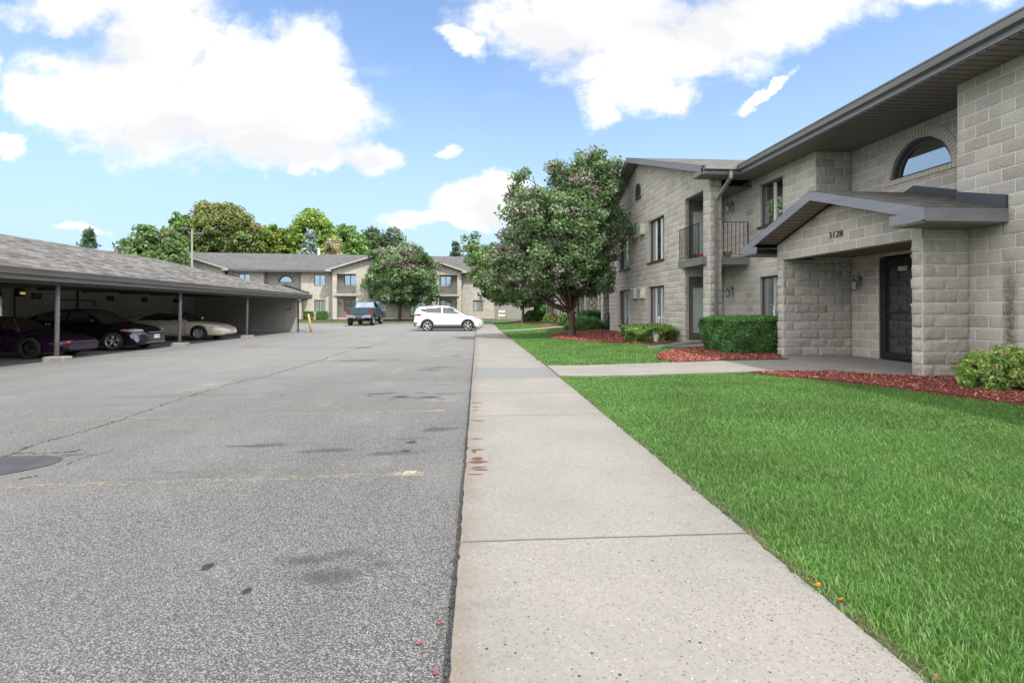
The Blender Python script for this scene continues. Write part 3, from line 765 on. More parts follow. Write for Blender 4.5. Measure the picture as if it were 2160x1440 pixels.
v = MB(); v.lathe([(.14, 6.6), (.14, 7.9), (.2, 7.9), (.2, 8.0), (0, 8.05)], (30.4, -6.2, 0), 12); v.build('roof_vent', MT['white'], bB)
# ------------------------------------------------------------------ ground materials
def asphalt():
    m, g, p = new_mat('chip_asphalt'); P = g.pos()
    cell = g.vor(P, 140, 'Color'); cd = g.vor(P, 140, 'Distance')
    big = g.noise(P, .22, 6, .6); mid = g.noise(P, 1.6, 6, .62)
    x, y, z = g.sep(P)
    v = g.math('ADD', g.math('MULTIPLY', g.sep(cell)[0], .62), g.math('MULTIPLY', g.noise(P, 150, 3), .42))
    c = g.ramp(v, [(.0, (.055, .054, .051)), (.25, (.13, .128, .122)), (.55, (.265, .261, .251)), (.8, (.40, .395, .385)), (1, (.58, .575, .56))])
    c = g.mix(g.mr(cd, .30, .65, 0, .7), c, (.035, .035, .036))
    far = g.mr(g.math('ADD', g.math('SUBTRACT', y, g.math('MULTIPLY', x, .6)), 0), 4, 22, 0, .75)   # finer wear away from the stalls
    c = g.mix(far, c, g.mix(mid, (.285, .28, .268), (.24, .236, .225)))
    c = g.mix(g.mr(big, .42, .62, 0, .35), c, (.27, .265, .252))
    strk = g.noise(g.mapp(P, sca=(.22, 1.6, 1)), 1.0, 6, .6)
    c = g.mix(g.mr(strk, .53, .75, 0, .34), c, (.085, .085, .086))
    # oil and tyre stains where cars stand
    n = g.math('MULTIPLY', g.math('SUBTRACT', g.noise(P, 2.6, 7, .68), .5), 2.6)
    f = None
    for b in STAINS:
        q = g.blob(P, *b); f = q if f is None else g.math('MAXIMUM', f, q)
    s = g.mr(g.math('ADD', f, n), .15, 1.0, 0, .62)
    c = g.mix(s, c, (.045, .045, .046))
    lane = g.noise(g.mapp(P, sca=(1.1, .16, 1)), 1.0, 5, .6)
    c = g.mix(g.mr(lane, .5, .72, 0, .26), c, (.13, .128, .122))
    c = g.mix(g.mr(g.noise(P, .9, 6, .7), .56, .72, 0, .30), c, (.40, .395, .38))
    f2 = None
    for b in SPOTS:
        q = g.blob(P, *b); f2 = q if f2 is None else g.math('MAXIMUM', f2, q)
    s2 = g.mr(g.math('ADD', f2, g.math('MULTIPLY', g.math('SUBTRACT', g.noise(P, 22, 4), .5), .8)), .1, .5, 0, .85)
    c = g.mix(s2, c, (.025, .025, .026))
    c = g.mix(1.0, c, (.74, .748, .752), 'MULTIPLY'); g.put(p.inputs['Base Color'], c); p.inputs['Roughness'].default_value = .92; p.inputs['Specular IOR Level'].default_value = .2
    h = g.math('ADD', g.math('MULTIPLY', cd, -.8), g.math('MULTIPLY', g.noise(P, 90, 4), .4))
    g.put(p.inputs['Normal'], g.bump(h, .55, .012)); return m
def P2(x, y): q = gp(x, y, zp); return q[0], q[1]
STAINS = []; SPOTS = []
for (x, y, rx, ry) in [(700, 1215, .32, .13), (640, 1180, .25, .10), (740, 1165, .2, .08), (800, 1190, .2, .07), (790, 1170, .16, .05), (860, 925, .28, .10), (930, 905, .4, .16), (820, 955, .4, .12), (880, 838, .7, .16), (930, 830, .5, .2), (800, 830, .6, .12), (930, 775, .7, .25), (900, 780, .6, .2), (960, 750, .5, .3), (920, 733, .5, .3), (930, 722, .6, .35), (150, 960, .5, .12), (520, 940, .8, .1), (700, 950, .7, .1), (760, 732, .8, .4), (770, 760, 1.5, .3)]:
    X, Y = P2(x, y); STAINS.append((X, Y, rx, ry))
for (x, y, rx, ry) in [(437, 1195, .035, .035), (520, 1246, .03, .03), (845, 836, .14, .05), (910, 837, .16, .05), (868, 932, .06, .04), (888, 828, .09, .03), (825, 828, .1, .03), (780, 835, .06, .03), (930, 842, .1, .03), (855, 950, .05, .03), (768, 733, .35, .14), (595, 834, .06, .03)]:
    X, Y = P2(x, y); SPOTS.append((X, Y, rx*1.1, ry*1.5))
def concrete_walk(name, jo=True):
    m, g, p = new_mat(name); P = g.pos(); x, y, z = g.sep(P)
    n = g.noise(P, .9, 6, .6); fine = g.noise(P, 38, 7, .72)
    c = g.mix(g.mr(n, .35, .65), (.475, .42, .365), (.40, .36, .315))
    c = g.mix(g.mr(g.noise(P, 2.6, 6, .7), .56, .76, 0, .35), c, (.42, .30, .21))
    c = g.mix(g.mr(fine, .35, .72, 0, .5), c, (.27, .25, .225))
    # exposed pebbles
    v = g.vor(P, 95, 'Color'); vd = g.vor(P, 95, 'Distance'); r0, r1, r2 = g.sep(v)
    peb = g.math('MULTIPLY', g.math('GREATER_THAN', r0, .62), g.mr(vd, .25, .38, 1, 0))
    pc = g.ramp(r1, [(0, (.06, .05, .045)), (.4, (.20, .16, .12)), (.7, (.33, .28, .24)), (1, (.62, .60, .56))])
    c = g.mix(g.math('MULTIPLY', peb, g.mr(g.noise(P, 1.2, 4), .35, .6, .45, 1.)), c, pc)
    c = g.mix(g.mr(g.noise(P, 4.5, 8, .75), .54, .74, 0, .42), c, (.23, .21, .185))
    v = g.vor(P, 58, 'Color'); vd = g.vor(P, 58, 'Distance'); r0, r1, r2 = g.sep(v)
    c = g.mix(g.math('MULTIPLY', g.math('GREATER_THAN', r2, .84), g.mr(vd, .22, .34, .8, 0)), c, g.ramp(r1, [(0, (.16, .13, .10)), (.5, (.33, .29, .25)), (1, (.66, .64, .60))]))
    v = g.vor(P, 30, 'Color'); vd = g.vor(P, 30, 'Distance'); r0, r1, r2 = g.sep(v)
    peb = g.math('MULTIPLY', g.math('GREATER_THAN', r0, .95), g.mr(vd, .14, .22, 1, 0))
    c = g.mix(peb, c, (.07, .06, .05))
    wob = g.math('MULTIPLY', g.math('SUBTRACT', g.noise(P, 8, 4), .5), .02)
    if jo:
        slabn = g.add('ShaderNodeTexWhiteNoise', noise_dimensions='1D'); g.put(slabn.inputs['W'], g.math('FLOOR', g.math('DIVIDE', g.math('SUBTRACT', y, 2.65), 3.1)))
        c = g.mix(g.math('MULTIPLY', slabn.outputs[0], .28), c, (.36, .34, .315))
        # saw joints every 1.55 m and a newer, greyer slab
        f = g.math('FRACT', g.math('DIVIDE', g.math('SUBTRACT', g.math('ADD', y, wob), 2.65-15.5), 1.55))
        ln = g.math('ADD', g.mr(f, 0, .010, 1, 0), g.mr(f, .990, 1, 0, 1))
        hard = g.math('ADD', .55, g.math('MULTIPLY', g.noise(g.mapp(P, sca=(1, .1, 1)), .7, 1), .7))
        ln = g.math('MULTIPLY', ln, g.math('SUBTRACT', 1., g.math('MULTIPLY', g.math('GREATER_THAN', y, 3.5), g.math('LESS_THAN', y, 5.))))
        c = g.mix(g.math('MULTIPLY', ln, g.math('MINIMUM', hard, .95)), c, (.10, .085, .07))
        new = g.math('MULTIPLY', g.math('GREATER_THAN', y, 8.85), g.math('LESS_THAN', y, 10.40))
        c = g.mix(g.math('MULTIPLY', new, .7), c, (.285, .285, .275))
        j4 = g.math('MULTIPLY', g.math('GREATER_THAN', y, 3.5), g.math('LESS_THAN', y, 5.)); 
        # dirt along the lot edge
        ed = g.mr(g.math('ADD', x, g.math('MULTIPLY', g.noise(P, 5, 5), .34)), -.04, .26, .75, 0)
        c = g.mix(ed, c, (.30, .225, .165))
        # rust drips
        F = None
        for (px, py, rx, ry, rot) in [(1005, 849, .09, .014, .05), (1003, 858, .05, .012, 0), (1008, 887, .085, .010, -.05), (1003, 865, .03, .010, 0), (1007, 925, .06, .008, 0), (1006, 948, .07, .010, 0), (1000, 952, .02, .018, 0), (1006, 967, .055, .02, .1), (1008, 974, .09, .018, 0), (1010, 985, .06, .010, .1), (1012, 990, .075, .010, -.2), (1001, 1000, .06, .008, 0)]:
            X, Y, _ = gp(px, py, lambda a, b: zs(b)); q = g.blob(P, X, Y, rx*1.1, ry*2.6, rot); F = q if F is None else g.math('MAXIMUM', F, q)
        rs = g.mr(g.math('ADD', F, g.math('MULTIPLY', g.math('SUBTRACT', g.noise(g.mapp(P, sca=(.5, 2, 1)), 26, 5), .5), 1.3)), .0, .4, 0, .93)
        c = g.mix(rs, c, (.10, .026, .012))
        halo = g.mr(g.math('ADD', F, g.math('MULTIPLY', g.noise(P, 9, 4), 1.4)), -.3, 1.4, 0, .22)
        c = g.mix(halo, c, (.42, .26, .18))
    c = g.mix(1.0, c, (.545, .58, .605), 'MULTIPLY'); g.put(p.inputs['Base Color'], c); p.inputs['Roughness'].default_value = .9; p.inputs['Specular IOR Level'].default_value = .2
    h = g.math('ADD', fine, g.math('MULTIPLY', g.vor(P, 95), .3)); g.put(p.inputs['Normal'], g.bump(h, .35, .006)); return m
def lawn_mat():
    m, g, p = new_mat('lawn'); P = g.pos()
    n = g.noise(P, .55, 5, .6); f = g.noise(g.mapp(P, sca=(1, .55, 1)), 26, 6, .75)
    c = g.mix(g.mr(n, .35, .65), (.09, .17, .032), (.07, .135, .028))
    c = g.mix(g.mr(f, .3, .75, 0, .75), c, (.020, .052, .012))
    c = g.mix(g.mr(g.noise(P, 1.4, 6, .7), .62, .8, 0, .4), c, (.13, .155, .05))
    g.put(p.inputs['Base Color'], c); p.inputs['Roughness'].default_value = .8; p.inputs['Specular IOR Level'].default_value = .2
    g.put(p.inputs['Normal'], g.bump(f, 1., .03)); return m
def blade_mat():
    m, g, p = new_mat('grass_blade'); g.n.remove(p); P = g.pos(); t = g.attr('tone')
    c = g.ramp(t, [(0, (.065, .152, .030)), (.45, (.126, .276, .056)), (.8, (.190, .365, .088)), (.93, (.22, .33, .09)), (1, (.34, .31, .15))])
    c = g.mix(g.mr(g.noise(g.mapp(P, sca=(1, .55, 1)), 1.5, 6, .65), .48, .66, 0, .5), c, (.145, .27, .056))
    c = g.mix(g.mr(g.noise(P, 5.5, 4, .6), .62, .74, 0, .5), c, (.22, .27, .09))
    c = g.mix(g.mr(g.noise(P, .8, 4), .40, .64, 0, .40), c, (.060, .135, .026))
    df = g.add('ShaderNodeBsdfPrincipled'); g.put(df.inputs['Base Color'], c); df.inputs['Roughness'].default_value = .45; df.inputs['Specular IOR Level'].default_value = .5
    tr = g.add('ShaderNodeBsdfTranslucent'); g.put(tr.inputs[0], c)
    mx = g.add('ShaderNodeMixShader'); mx.inputs[0].default_value = .4
    g.l.new(df.outputs[0], mx.inputs[1]); g.l.new(tr.outputs[0], mx.inputs[2]); g.l.new(mx.outputs[0], g.n['Material Output'].inputs[0]); return m
def mulch_mat(name='mulch'):
    m, g, p = new_mat(name); t = g.attr('tone')
    c = g.ramp(t, [(0, (.09, .022, .016)), (.4, (.24, .055, .040)), (.75, (.36, .12, .09)), (1, (.52, .32, .25))])
    g.put(p.inputs['Base Color'], c); p.inputs['Roughness'].default_value = .85; p.inputs['Specular IOR Level'].default_value = .25; return m
def mulch_base():
    m, g, p = new_mat('mulch_ground'); P = g.pos()
    v = g.sep(g.vor(g.mapp(P, sca=(1, 1.8, 1)), 42, 'Color'))[0]
    c = g.ramp(g.math('ADD', g.math('MULTIPLY', v, .6), g.math('MULTIPLY', g.noise(P, 12, 5, .7), .4)), [(.1, (.05, .014, .012)), (.5, (.18, .036, .028)), (.8, (.30, .08, .058)), (1, (.42, .20, .15))])
    g.put(p.inputs['Base Color'], c); p.inputs['Roughness'].default_value = .9
    g.put(p.inputs['Normal'], g.bump(g.vor(P, 42), 1, .03)); return m
MT['asphalt'] = asphalt(); MT['walk'] = concrete_walk('sidewalk_concrete'); MT['walk2'] = concrete_walk('path_concrete', False)
MT['lawn'] = lawn_mat(); MT['blade'] = blade_mat(); MT['mulch'] = mulch_mat(); MT['mulch0'] = mulch_base()
MT['curb'] = M('curb_concrete', (.40, .385, .36), .9, .2, c2=(.27, .26, .245), ns=3, bump=(40, .2))
MT['patch'] = M('dark_patch', (.062, .058, .066), .75, .3, c2=(.045, .042, .048), ns=5, bump=(60, .3))
MT['crack'] = M('crack_dark', (.03, .03, .028), .95, .1, c2=(.09, .087, .08), ns=12)
def worn_paint(name, colr, keep):
    m, g, p = new_mat(name); P = g.pos(); n = g.noise(P, 20, 7, .75)
    fade = g.mr(g.sep(g.obj())[0], -.8, -.5, 0, 1)
    a = g.math('MULTIPLY', g.mr(g.math('ADD', n, g.math('MULTIPLY', g.math('SUBTRACT', fade, .35), keep)), .39, .64), .52)
    tr = g.add('ShaderNodeBsdfTransparent'); mx = g.add('ShaderNodeMixShader')
    g.put(p.inputs['Base Color'], g.mix(g.noise(P, 40, 3), colr, tuple(k*.7 for k in colr))); p.inputs['Roughness'].default_value = .8
    g.put(mx.inputs[0], a); g.l.new(tr.outputs[0], mx.inputs[1]); g.l.new(p.outputs[0], mx.inputs[2]); g.l.new(mx.outputs[0], g.n['Material Output'].inputs[0]); return m
MT['paint'] = worn_paint('worn_yellow_paint', (.44, .37, .25), .12)
MT['paint_w'] = worn_paint('worn_white_paint', (.62, .56, .44), .10)

# ------------------------------------------------------------------ ground sheets
def sheet(name, xs, ys, fn, mat, kind='structure', skirt=0., mask=None):
    X, Y = np.meshgrid(xs, ys, indexing='ij'); Z = fn(X, Y); nx, ny = X.shape
    v = np.stack([X, Y, Z], -1).reshape(-1, 3); i = np.arange(nx*ny).reshape(nx, ny)
    f = np.stack([i[:-1, :-1], i[1:, :-1], i[1:, 1:], i[:-1, 1:]], -1).reshape(-1, 4)
    if skirt:
        v2 = v.copy(); v2[:, 2] -= skirt; v = np.concatenate([v, v2]); n = nx*ny
        for r in (i[0], i[:, -1], i[-1][::-1], i[:, 0][::-1]):
            f = np.concatenate([f, np.stack([r[1:], r[:-1], r[:-1]+n, r[1:]+n], -1)])
    return tag(link(name, fast_mesh(name, v, f, None, [mat], True), None), kind=kind)
far_ = 700.
sheet('ground', np.array([-far_, -60, 0, 60, far_]), np.array([-far_, -20, 30, 100, far_]), lambda X, Y: X*0-.62, MT['lawn'])
xs = np.concatenate([np.linspace(-48, -14, 18), np.linspace(-12, -.09, 30)])
sheet('parking_lot', xs, np.linspace(-12, 50.4, 64), zp, MT['asphalt'])
ys = np.concatenate([np.linspace(-8, .5, 10), np.linspace(.54, 12, 280), np.linspace(12.2, 49, 120)])
wk = sheet('sidewalk', np.array([-.09, -.075, .3, .7, 1.1, 1.44, 1.45]), ys, lambda X, Y: zs(Y)-.012*((X < -.08) | (X > 1.445)), MT['walk'], skirt=.3)
sheet('lawn', np.linspace(1.45, 8.9, 22), np.linspace(-8, 50, 90), lambda X, Y: zl(X, Y)-.022, MT['lawn'])
def zfar(X, Y): return np.interp(Y, [50, 54.5], [-.07, .04])
sheet('lawn', np.linspace(-48, 30, 14), np.linspace(50.52, 58, 10), zfar, MT['lawn'])
sheet('lawn', np.linspace(8.9, 60, 6), np.linspace(44, 110, 10), lambda X, Y: X*0+.03, MT['lawn'])
sheet('lawn', np.linspace(-90, -26, 6), np.linspace(12, 60, 10), lambda X, Y: X*0+.05+(X < -30)*.35, MT['lawn'])
cb = sheet('curb', np.linspace(-48, 1.6, 20), np.array([50.38, 50.4, 50.52, 50.54]), lambda X, Y: X*0-.08, MT['curb'], skirt=.25)

def ribbon(name, pts, wfn, zf, mat, parent=None, dz=.006, jitter=0., kind='structure', sub=1):
    """flat strip that follows the ground"""
    P = []
    for a, b in zip(pts[:-1], pts[1:]):
        for k in range(sub): t = k/sub; P.append((a[0]+(b[0]-a[0])*t, a[1]+(b[1]-a[1])*t))
    P.append(pts[-1]); V = []; F = []
    if jitter: P = [(x+random.gauss(0, jitter), y+random.gauss(0, jitter)) for x, y in P]
    for i, (x, y) in enumerate(P):
        a = Vector(P[max(i-1, 0)]); b = Vector(P[min(i+1, len(P)-1)]); n = (b-a).normalized(); n = Vector((-n.y, n.x)); w_ = wfn(i/(len(P)-1))*(1+(random.random()-.5)*(1.2 if jitter else 0))
        for s in (-1, 1): q = Vector((x, y))+n*s*w_/2; V.append((q.x, q.y, float(zf(q.x, q.y))+dz))
        if i: F.append((2*i-2, 2*i, 2*i+1, 2*i-1))
    me = bpy.data.meshes.new(name); me.from_pydata(V, [], F); me.materials.append(mat); o = link(name, me, parent)
    if parent is None: tag(o, kind=kind)
    return o
lot = bpy.data.objects['parking_lot']
def crack(pp, w0, jit=.02, sub=14): ribbon('crack', [P2(*q) for q in pp], lambda t: w0*.75*(.35+abs(math.sin(t*23))*.9), zp, MT['crack'], lot, .004, jit, sub=sub)
crack([(0, 968), (28, 956), (75, 937), (150, 917), (240, 890), (330, 858), (420, 829), (480, 811), (560, 793)], .020)
crack([(560, 793), (650, 768), (730, 741), (790, 727), (855, 705)], .03, .03)
crack([(25, 956), (90, 956), (150, 953), (165, 950)], .022, .012)
crack([(130, 984), (165, 969), (205, 958), (250, 945)], .010, .012)
crack([(40, 1010), (80, 1003)], .02, .012)
crack([(500, 731), (620, 733), (750, 733), (790, 733)], .05, .03)
crack([(0, 735), (200, 736), (430, 733), (500, 731)], .03, .03)
# dark drain patch at the left
X, Y = P2(-12, 984); n = 28; V = [(X, Y, float(zp(X, Y))+.005)]; 
for i in range(n):
    a = 2*math.pi*i/n; r = .42*(1+.07*math.sin(3*a)+random.random()*.04); x, y = X+r*math.cos(a)*1.05, Y+r*.80*math.sin(a); V.append((x, y, float(zp(x, y))+.005))
me = bpy.data.meshes.new('patch'); me.from_pydata(V, [], [(0, i+1, (i+1) % n+1) for i in range(n)]); me.materials.append(MT['patch']); link('patch', me, lot)
# stall lines
for k, yy in enumerate([4.08, 6.58, 9.05, 11.5, 14.0, 16.5, 19.0]):
    o = link('stall_line', None, lot) if False else None
    pts = [(-5.4, yy), (-3.6, yy), (-2, yy), (-.42, yy)]
    V = []; F = []
    for i, (x, y) in enumerate(pts):
        for s in (-1, 1): V.append((x, y+s*.05-0, float(zp(x, y))+.005))
        if i: F.append((2*i-2, 2*i, 2*i+1, 2*i-1))
    me = bpy.data.meshes.new('stall_line'); me.from_pydata([(a, b, c) for a, b, c in V], [], F); me.materials.append(MT['paint']); link('stall_line', me, lot)
for k, (x0, yy) in enumerate([(-.5, 4.1)]):
    V = [(x0-.09, yy-.045, 0), (x0+.0, yy-.05, 0), (x0+.02, yy+.05, 0), (x0-.08, yy+.045, 0)]; V = [(a, b, float(zp(a, b))+.009) for a, b, _ in V]
    me = bpy.data.meshes.new('stall_line_end'); me.from_pydata(V, [], [(0, 1, 2, 3)]); me.materials.append(MT['paint_w']); link('stall_line_end', me, lot)

# ------------------------------------------------------------------ paths
def slab(name, poly, zf, dz, mat, thick=.2, kind='structure', res=.35):
    """filled outline following the ground, with sides"""
    bm = bmesh.new(); vs = [bm.verts.new((x, y, 0)) for x, y in poly]; bm.faces.new(vs)
    bmesh.ops.triangulate(bm, faces=bm.faces[:])
    for _ in range(3):
        es = [e for e in bm.edges if e.calc_length() > res*2]
        if es: bmesh.ops.subdivide_edges(bm, edges=es, cuts=1); bmesh.ops.triangulate(bm, faces=bm.faces[:])
    top = list(bm.faces)
    r = bmesh.ops.extrude_face_region(bm, geom=top)
    moved = [v for v in r['geom'] if isinstance(v, bmesh.types.BMVert)]; ms = set(moved)
    for v in bm.verts: v.co.z = float(zf(v.co.x, v.co.y))+(dz if v in ms else dz-thick)
    bmesh.ops.recalc_face_normals(bm, faces=bm.faces[:])
    me = bpy.data.meshes.new(name); bm.to_mesh(me); bm.free(); me.materials.append(mat); return tag(link(name, me), kind=kind)
slab('walkway', [(1.46, 9.04), (1.9, 8.95), (2.3, 8.93), (5.5, 8.93), (6.3, 8.75), (7.0, 8.1), (7.9, 8.05), (8.9, 8.05), (8.9, 11.62), (7.05, 11.60), (6.85, 10.75), (2.3, 10.68), (1.46, 10.72)], zl, .012, MT['walk2'])
slab('walkway', [(1.46, 31.3), (5.8, 31.3), (7.0, 30.3), (8.9, 30.2), (8.9, 33.76), (7.1, 33.7), (5.9, 32.9), (1.46, 32.7)], zl, .015, MT['walk2'])
slab('walkway', [(1.46, 47.4), (2.0, 47.5), (5.0, 50.6), (9.8, 52.2), (9.6, 53.3), (4.4, 51.8), (1.2, 49.1)], zl, .03, MT['walk2'])
slab('walkway', [(5.6, 14.35), (8.0, 14.35), (8.0, 16.05), (6.35, 16.05), (5.9, 15.4)], zl, .02, MT['walk2'])

# ------------------------------------------------------------------ mulch
def inpoly(poly, x, y):
    x = np.asarray(x); y = np.asarray(y); r = np.zeros(x.shape, bool); n = len(poly)
    for i in range(n):
        (x0, y0), (x1, y1) = poly[i], poly[(i+1) % n]
        c = ((y0 > y) != (y1 > y)) & (x < (x1-x0)*(y-y0)/((y1-y0) or 1e-9)+x0); r ^= c
    return r
def smooth_poly(p, it=2):
    for _ in range(it):
        q = []
        for a, b in zip(p, p[1:]+p[:1]): q += [(a[0]*.75+b[0]*.25, a[1]*.75+b[1]*.25), (a[0]*.25+b[0]*.75, a[1]*.25+b[1]*.75)]
        p = q
    return p
bedA = [(4.85, 8.84), (6.2, 8.70), (6.95, 8.06), (8.0, 7.9), (8.0, -6), (6.9, -6), (6.55, 2), (6.35, 4.4), (6.3, 5.6), (6.05, 6.6), (5.6, 7.5), (5.1, 8.25)]
bedB = [(4.3, 10.80), (6.8, 10.84), (7.0, 11.6), (8.0, 12.0), (8.0, 14.3), (6.5, 14.3), (5.3, 13.6), (4.5, 12.6), (4.15, 11.5)]
bedC = [(6.7, 16.15), (5.7, 15.9), (4.8, 16.6), (3.9, 18.5), (3.2, 21.0), (3.1, 23.0), (3.7, 24.6), (5.4, 25.6), (6.7, 26.4)]
bedD = [(4.2, 33.0), (6.0, 33.2), (7.9, 33.8), (7.9, 37), (5.4, 36.8), (3.9, 35.2)]
bedE = [(5.2, 31.1), (7.9, 30.1), (7.9, 27.5), (6.0, 27.2), (4.6, 29.4)]
bedF = [(2.4, 44.2), (4.5, 43.0), (6.6, 42.0), (6.6, 49.0), (4.6, 48.8), (3.0, 47.0)]
bedG = [(-30, 52.3), (-8, 54.0), (2.0, 55.0), (2, 56.3), (-30, 53.4)]
BEDS = []
for i, (b, zf) in enumerate([(bedA, zl), (bedB, zl), (bedC, zl), (bedD, zl), (bedE, zl), (bedF, zl), (bedG, zfar)]):
    b = smooth_poly(b, 1) if i > 1 else b; BEDS.append(b)
    slab('mulch_bed', b, zf, .018, MT['mulch0'], .1, res=.6)
def chips(poly, n, zf, size):
    xs_, ys_ = zip(*poly); x = rng.uniform(min(xs_), max(xs_), n*2); y = rng.uniform(min(ys_), max(ys_), n*2); k = inpoly(poly, x, y); x, y = x[k][:n], y[k][:n]; n = len(x)
    a = rng.uniform(0, math.pi, n); l = size*rng.uniform(.5, 1.7, n); w_ = size*rng.uniform(.15, .4, n); t = rng.normal(0, .35, n); z = zf(x, y)+.02+rng.uniform(0, .02, n)
    ux, uy, uz = np.cos(a)*np.cos(t), np.sin(a)*np.cos(t), np.sin(t); vx, vy = -np.sin(a), np.cos(a); vz = rng.normal(0, .4, n)
    P = np.stack([x, y, z], -1)[:, None]; U_ = np.stack([ux, uy, uz], -1)[:, None]*l[:, None, None]/2; V_ = np.stack([vx, vy, vz], -1)[:, None]*w_[:, None, None]/2
    sg = np.array([[-1, -1], [1, -1], [1, 1], [-1, 1]]); v = P+U_*sg[None, :, :1]+V_*sg[None, :, 1:]
    me = fast_mesh('wood_chips', v.reshape(-1, 3), np.arange(n*4).reshape(-1, 4), rng.random(n), [MT['mulch']]); return tag(link('wood_chips', me), kind='stuff')
chips([p for p in bedA if p[1] > -7], 60000, zl, .030); chips(bedB, 26000, zl, .034); chips(BEDS[2], 30000, zl, .042)

# ------------------------------------------------------------------ grass blades
PATHS = [[(1.40, 9.02), (1.9, 8.93), (5.5, 8.91), (7, 8.0), (8.9, 8.0), (8.9, 11.7), (7.0, 11.62), (6.85, 10.79), (2.3, 10.74), (1.4, 10.76)], [(1.46, 31.25), (5.8, 31.25), (7, 30.3), (8, 30.2), (8, 33.8), (1.46, 32.75)], [(5.6, 14.3), (8, 14.3), (8, 16.1), (6.3, 16.1)]]
def edge_chip(o):
    n = len(o.data.vertices); c = np.empty(n*3, np.float32); o.data.vertices.foreach_get('co', c); c = c.reshape(-1, 3)
    for x0, s in ((-.09, 1), (-.075, .8), (1.44, .9), (1.45, 1)):
        k = np.abs(c[:, 0]-x0) < .002; y = c[k, 1]; c[k, 0] += s*(.003*np.sin(y*7.3)*np.sin(y*2.9)+rng.normal(0, .0018, k.sum())+(rng.random(k.sum()) < .02)*.012*(1 if x0 < 0 else -1)); c[k, 2] -= (rng.random(k.sum()) < .06)*.012
    o.data.vertices.foreach_set('co', c.ravel()); o.data.update()
edge_chip(wk)
def blades(name, x0, x1, y0, y1, n, h, w_, edge=False):
    x = rng.uniform(x0, x1, n); y = rng.uniform(y0, y1, n); k = np.ones(n, bool)
    if edge: x = x0+np.abs(rng.normal(0, (x1-x0)*.5, n))
    for p in PATHS+BEDS[:5]: k &= ~inpoly(p, x, y)
    x, y = x[k], y[k]; n = len(x); z = zl(x, y)-.024
    cl = .75+.5*np.sin(x*3.1+np.sin(y*2.3)*2)*np.sin(y*2.7+x)*.5+rng.normal(0, .22, n); H = h*np.clip(cl, .4, 1.7)
    a = rng.uniform(0, 2*math.pi, n); lean = rng.uniform(.15, 1.1, n)*H; la = a+rng.normal(0, .6, n)+math.pi/2
    wx, wy = np.cos(a)*w_/2, np.sin(a)*w_/2; lx, ly = np.cos(la)*lean, np.sin(la)*lean
    v = np.empty((n, 5, 3))
    v[:, 0] = np.stack([x-wx, y-wy, z], -1); v[:, 1] = np.stack([x+wx, y+wy, z], -1)
    v[:, 2] = np.stack([x+wx*.8+lx*.35, y+wy*.8+ly*.35, z+H*.6], -1); v[:, 3] = np.stack([x-wx*.8+lx*.35, y-wy*.8+ly*.35, z+H*.6], -1)
    v[:, 4] = np.stack([x+lx, y+ly, z+H*rng.uniform(.75, 1., n)], -1)
    b = np.arange(n)[:, None]*5; f = np.concatenate([b+[0, 1, 2], b+[0, 2, 3], b+[3, 2, 4]]); t = np.clip(rng.beta(2.2, 2.4, n)*.86+(rng.random(n) < .03)*.2+np.where(x < 1.62, .10, 0), 0, 1)
    me = fast_mesh(name, v.reshape(-1, 3), f, np.concatenate([t, t, t]), [MT['blade']]); return tag(link(name, me), kind='stuff')
blades('grass', 1.50, 7.0, .9, 4.5, 280000, .048, .0036)
blades('grass', 1.50, 7.2, 4.5, 9.1, 200000, .044, .0056)
blades('grass', 1.50, 7.0, 10.5, 24, 110000, .05, .014)
blades('grass', 1.50, 6.8, 24, 49, 50000, .05, .03)
blades('grass', 1.44, 1.60, .9, 9, 9000, .05, .005, True); blades('grass', 1.44, 1.60, 10.7, 31, 9000, .05, .008, True)

# bare soil strip along the sidewalk's lawn edge
ms, g, p = new_mat('soil'); P = g.pos(); g.put(p.inputs['Base Color'], g.mix(g.noise(P, 30, 6, .7), (.10, .075, .05), (.045, .035, .022))); p.inputs['Roughness'].default_value = .95
g.put(p.inputs['Normal'], g.bump(g.noise(P, 45, 6), 1., .02))
ribbon('soil', [(1.475, y) for y in np.arange(.5, 9.0, .12)], lambda t: .07, zl, ms, None, -.006, .007)
ribbon('soil', [(1.475, y) for y in np.arange(10.75, 31.2, .3)], lambda t: .10, zl, ms, None, -.004, .012)
# ------------------------------------------------------------------ helpers to place things by sight line and distance
def at(px, D, py=None):
    """point at depth D on the sight line of a photograph point"""
    c_, s_ = math.cos(th), math.sin(th); Xc = (px-1080)/1080*D
    X, Y = Xc*c_+D*s_, -Xc*s_+D*c_
    return (X, Y) if py is None else (X, Y, CAM_Z+(651-py)/1080*D)

